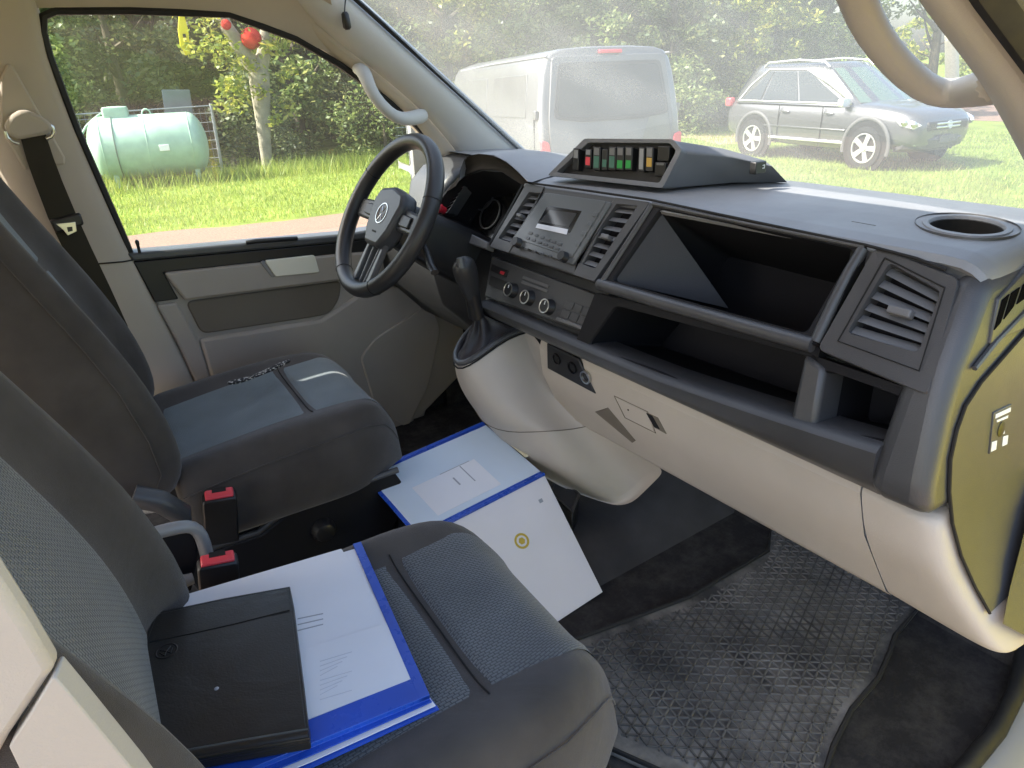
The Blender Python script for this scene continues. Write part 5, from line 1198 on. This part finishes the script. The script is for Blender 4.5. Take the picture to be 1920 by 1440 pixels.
# ================================================================== OUTSIDE: TREES
def leaf_cloud(rnd, clumps, per, size, spread):
    vs = []; fs = []
    for c in clumps:
        r = spread*rnd.uniform(.6, 1.25)
        for _ in range(int(per*rnd.uniform(.6, 1.3))):
            while True:
                d = V((rnd.uniform(-1, 1), rnd.uniform(-1, 1), rnd.uniform(-1, 1)))
                if d.length < 1: break
            p = c+V((d.x*r, d.y*r, d.z*r*.75)); s = size*rnd.uniform(.55, 1.3)
            a = V((rnd.gauss(0, 1), rnd.gauss(0, 1), rnd.gauss(0, .6))).normalized(); b = a.cross(V((rnd.gauss(0, 1), rnd.gauss(0, 1), rnd.gauss(0, 1)))).normalized()
            k = len(vs); vs += [p-a*s, p+b*s*.45+a*s*.1, p+a*s, p-b*s*.45+a*s*.1]; fs.append((k, k+1, k+2, k+3))
    return MB().add(vs, fs)
def tree(name, label, x, y, h, rad, lm, bm, nclump=90, per=70, size=.065, low=.12, seedv=0, fork=False, group=None, cat='tree', trunk_r=.12, vis=None):
    rnd = random.Random(seedv*13+5); t = thing(name, label, cat, (x, y, GZ), group)
    base = V((0, 0, -.05)); limbs = []
    lean = V((rnd.uniform(-.15, .15), rnd.uniform(-.1, .1), 1)).normalized()
    tops = base+lean*h*.75
    mb = MB().tube([base, base+lean*h*.2, base+lean*h*.45, tops], [trunk_r*1.25, trunk_r, trunk_r*.75, trunk_r*.25], 9)
    for k in range(7):
        a = rnd.uniform(0, 6.28); s = base+lean*h*rnd.uniform(.25, .6); e = s+V((math.cos(a)*rad*.7, math.sin(a)*rad*.7, h*rnd.uniform(.1, .3)))
        mb.tube([s, s.lerp(e, .5)+V((0, 0, -.08)), e], [trunk_r*.5, trunk_r*.3, trunk_r*.08], 6)
    mk('trunk', mb, bm, t, 60)
    cl = []
    for _ in range(nclump):
        zf_ = rnd.random()**1.25; z = h*(low+(1-low)*zf_); prof_ = (1-((zf_-.42)/.62)**2) if zf_ > .42 else (.72+.28*zf_/.42)
        a = rnd.uniform(0, 6.28); rr = rad*max(.15, prof_)*math.sqrt(rnd.uniform(.12, 1))
        cl.append(V((math.cos(a)*rr, math.sin(a)*rr, z)))
    mk('crown', leaf_cloud(rnd, cl, per, size, .34), lm, t, 0, fix=False)
    return t
def forest():
    """trees and bushes set out in an arc; each one its own object"""
    front = [(-2.6, 17.0, 5.2, 1.7, leafA, 'broad green tree at the left behind the wire fence'),
             (-.2, 16.9, 4.6, 1.6, leafA, 'full green tree growing right behind the gas tank'),
             (2.0, 17.6, 5.0, 1.6, leafC, 'dark tree standing behind the blue-grey board'),
             (5.6, 16.6, 4.8, 1.6, leafA, 'leafy tree right of the forked trunk'),
             (7.6, 15.9, 4.4, 1.5, leafC, 'dark bushy tree seen through the far handle'),
             (9.2, 15.6, 5.4, 1.7, leafB, 'bright yellow-green tree above the far end of the silver van'),
             (11.0, 15.2, 5.0, 1.6, leafA, 'green tree above the silver van roof'),
             (12.8, 14.2, 5.2, 1.7, leafA, 'tall green tree behind the silver van tailgate'),
             (14.6, 13.2, 5.0, 1.6, leafC, 'dark tree in the gap between silver van and SUV'),
             (16.4, 12.4, 5.2, 1.7, leafB, 'light green tree behind the rear of the SUV'),
             (18.6, 11.6, 5.4, 1.8, leafA, 'green tree above the roof of the SUV')]
    for i, (x, y, h, r, lm, lab) in enumerate(front):
        tree('tree', lab, x, y, h, r, lm, barkd, 130, 85, .08, .06, i+1, group='trees round the meadow')
    bush = [(3.9, 14.9, 1.9, .9, leafC, 'low dark bush at the foot of the forked trunk'), (6.6, 14.4, 2.1, 1.0, leafA, 'round green bush on the grass edge behind the wheel'), (.4, 15.9, 2.2, 1.1, leafA, 'green bush pressed against the fence behind the tank'),
            (13.6, 12.0, 1.7, 1.0, leafA, 'low green bush between the silver van and the SUV'), (-2.4, 15.6, 2.2, 1.1, leafC, 'dark bush at the left end of the fence')]
    for i, (x, y, h, r, lm, lab) in enumerate(bush):
        tree('bush', lab, x, y, h, r, lm, barkd, 60, 60, .06, .05, i+31, group='bushes along the trees', cat='bush', trunk_r=.04)
    back = [(-4, 20), (-.5, 20.5), (3, 20.5), (6.5, 20), (9.5, 19.5), (12.5, 18.5), (15.5, 17.2), (18.2, 15.6), (21.0, 14.0)]
    for i, (x, y) in enumerate(back):
        tree('tree', ('big tree of the back row behind the gas tank', 'big tree of the back row left of the forked trunk', 'big tree of the back row behind the forked trunk', 'big tree of the back row seen over the steering wheel', 'big tree of the back row behind the far pillar', 'big tree of the back row over the silver van', 'big tree of the back row right of the silver van', 'big tree of the back row over the SUV tail', 'big tree of the back row over the SUV bonnet')[i], x, y, 6.5, 2.4, leafA if i%2 else leafC, barkd, 150, 60, .17, .03, i+51, group='back row of trees', trunk_r=.18)
forest()
# pale forked tree with the red balls
ft = thing('forked_tree', 'pale forked trunk with sparse yellow leaves right of the gas tank', 'tree', (3.9, 14.0, GZ))
yT = 14.0
P3 = lambda u, v, dy=0: at(u, v, 'y', yT+dy)
b0 = P3(500, 308); b0.z = GZ-.05
fk = P3(485, 135)
mk('trunk', MB().tube([b0, P3(494, 240), P3(490, 190), fk], [.10, .13, .17, .20], 10), bark, ft, 60)
mk('limb', MB().tube([fk+V((0, 0, -.05)), P3(455, 95), P3(425, 50), P3(395, -10), P3(350, -120)], [.16, .15, .12, .10, .05], 9), bark, ft, 60)
mk('limb', MB().tube([fk+V((0, 0, -.05)), P3(497, 90), P3(500, 40), P3(510, -40), P3(520, -160)], [.15, .13, .10, .08, .04], 9), bark, ft, 60)
rnd = random.Random(5); cl = [P3(u+rnd.uniform(-14, 14), v+rnd.uniform(-14, 14), rnd.uniform(-.5, .2)) for u, v in [(400, 60), (405, 95), (415, 115), (430, 100), (440, 160), (430, 185), (450, 190), (430, 150), (515, 75), (525, 80), (505, 60), (520, 50), (470, 110), (465, 105), (380, 85), (370, 95), (500, 170), (530, 195), (515, 230), (545, 130), (540, 60), (560, 60), (480, 40), (400, 30), (380, 20), (350, 10), (560, 20), (600, 20)]*2]
cl += [V((3.6+rnd.uniform(-1.6, 1.6), 14+rnd.uniform(-1, 1), GZ+rnd.uniform(3.3, 5.6))) for _ in range(50)]
mk('crown', leaf_cloud(rnd, cl, 26, .07, .26), leafB, ft, 0, fix=False)
finish(ft)
def ball(label, u, v, r, dist_y):
    c = at(u, v, 'y', dist_y); b = thing('hanging_ball', label, 'ball', c-V((0, 0, r)), 'red balls in the forked tree')
    mk('shell', MB().lathe(c, (0, 0, 1), [(.001, -r)]+[(r*math.sin(t), -r*math.cos(t)) for t in [math.pi*i/10 for i in range(1, 10)]]+[(.001, r)], 20), mat('red_fabric', (.52, .04, .03), .9, .1, noise=(8, .35)), b, 60)
    mk('cord', MB().tube([c+V((0, 0, r)), c+V((.02, 0, r+1.2))], .006, 5), seam, b, 0); finish(b)
ball('large red ball hanging in the fork of the pale tree', 471, 72, .19, 13.8)
ball('small red ball hanging left of the larger one', 424, 46, .09, 13.7)
yf = [at(u, v, 'y', 13.9) for u, v in [(336, 20), (345, 26), (353, 55), (358, 100), (349, 104), (338, 85), (334, 55)]]
yk = mk('yellow_pennant', MB().prism(yf, (0, .03, 0)), mat('yellow_cloth', (.70, .58, .02), .6, .3), None, 30, .008); tag(yk, 'long yellow pennant hanging above the gas tank', 'pennant')
mkd = MB().box(at(346, 68, 'y', 13.885), (.05, .012, .08)); o = mk('mark', mkd, seam, yk, 0)
# far pale post beyond the path and low far hedge
ps = mk('pale_post', MB().tube([at(1785, 160, 'x', 26)*1.0, at(1785, 60, 'x', 26)], .22, 8), mat('pale_render', (.62, .58, .46), .8), None, 60); 
b = at(1785, 160, 'x', 26); ps.data.vertices[0].co = ps.data.vertices[0].co
tag(ps, 'pale upright post beyond the path at the right', 'post')
for i, (x, y, h, r) in enumerate([(33, 15.5, 3.2, 2.2), (37, 12.5, 3.0, 2.4), (32, 9.5, 2.6, 1.6)]):
    tree('bush', ('pale green far bush behind the SUV roof', 'pale green far bush right of the near handle', 'low far bush beside the pale post')[i], x, y, h, r, leafB, barkd, 60, 40, .14, .03, i+71, group='far bushes', cat='bush', trunk_r=.08)
tree('tree', 'thin tree with dark trunk rising behind the SUV roof', 20.6, 9.3, 5.5, 1.5, leafA, barkd, 60, 60, .08, .50, 91, group='trees round the meadow', trunk_r=.13)
tree('tree', 'tree seen through the near grab handle', 22.5, 6.6, 5.2, 1.7, leafA, barkd, 60, 60, .08, .40, 92, group='trees round the meadow', trunk_r=.13)

rnd = random.Random(77); cl = []
for i in range(900):
    a = R(rnd.uniform(33, 108)); r_ = rnd.uniform(22.5, 25.5); cl.append(V((-.9+math.cos(a)*r_, -1.1+math.sin(a)*r_, GZ+rnd.uniform(0, 5.5))))
o = mk('far_wood', leaf_cloud(rnd, cl, 30, .26, .8), leafA, None, 0, fix=False); o['kind'] = 'stuff'; o['label'] = 'dense green wood closing the view behind the trees'; o['category'] = 'wood'
# grass blades where the photograph shows the meadow
def grass(name, label, area, n, seedv, hmin, hmax):
    rnd = random.Random(seedv); vs = []; fs = []
    for _ in range(n):
        x, y = area(rnd); a = rnd.uniform(0, 6.28); h = rnd.uniform(hmin, hmax); w_ = rnd.uniform(.004, .009); d = V((math.cos(a)*w_, math.sin(a)*w_, 0)); lx = rnd.gauss(0, .35)*h; ly = rnd.gauss(0, .35)*h
        k = len(vs); vs += [(x-d.x, y-d.y, GZ), (x+d.x, y+d.y, GZ), (x+lx, y+ly, GZ+h)]; fs.append((k, k+1, k+2))
    o = mk(name, MB().add(vs, fs), grassm, None, 0, fix=False); o['kind'] = 'stuff'; o['label'] = label; o['category'] = 'grass'; return o
def a1(r):
    while True:
        x, y = r.uniform(-1.5, 9), r.uniform(8.0, 16)
        if y > 8.85-.22*x*.9: return x, y
grass('meadow_grass', 'short bright grass between gravel and gas tank', a1, 42000, 11, .03, .09)
grass('meadow_grass', 'short bright grass round the parked SUV', lambda r: (r.uniform(7.2, 18), r.uniform(-1, 12)), 42000, 12, .03, .10)
def a3(r):
    x = r.uniform(-.6, 6); return x, 13.2+r.gauss(0, .35)-.12*x
grass('tall_weeds', 'taller weeds along the fence and under the tank', a3, 3500, 13, .10, .38)
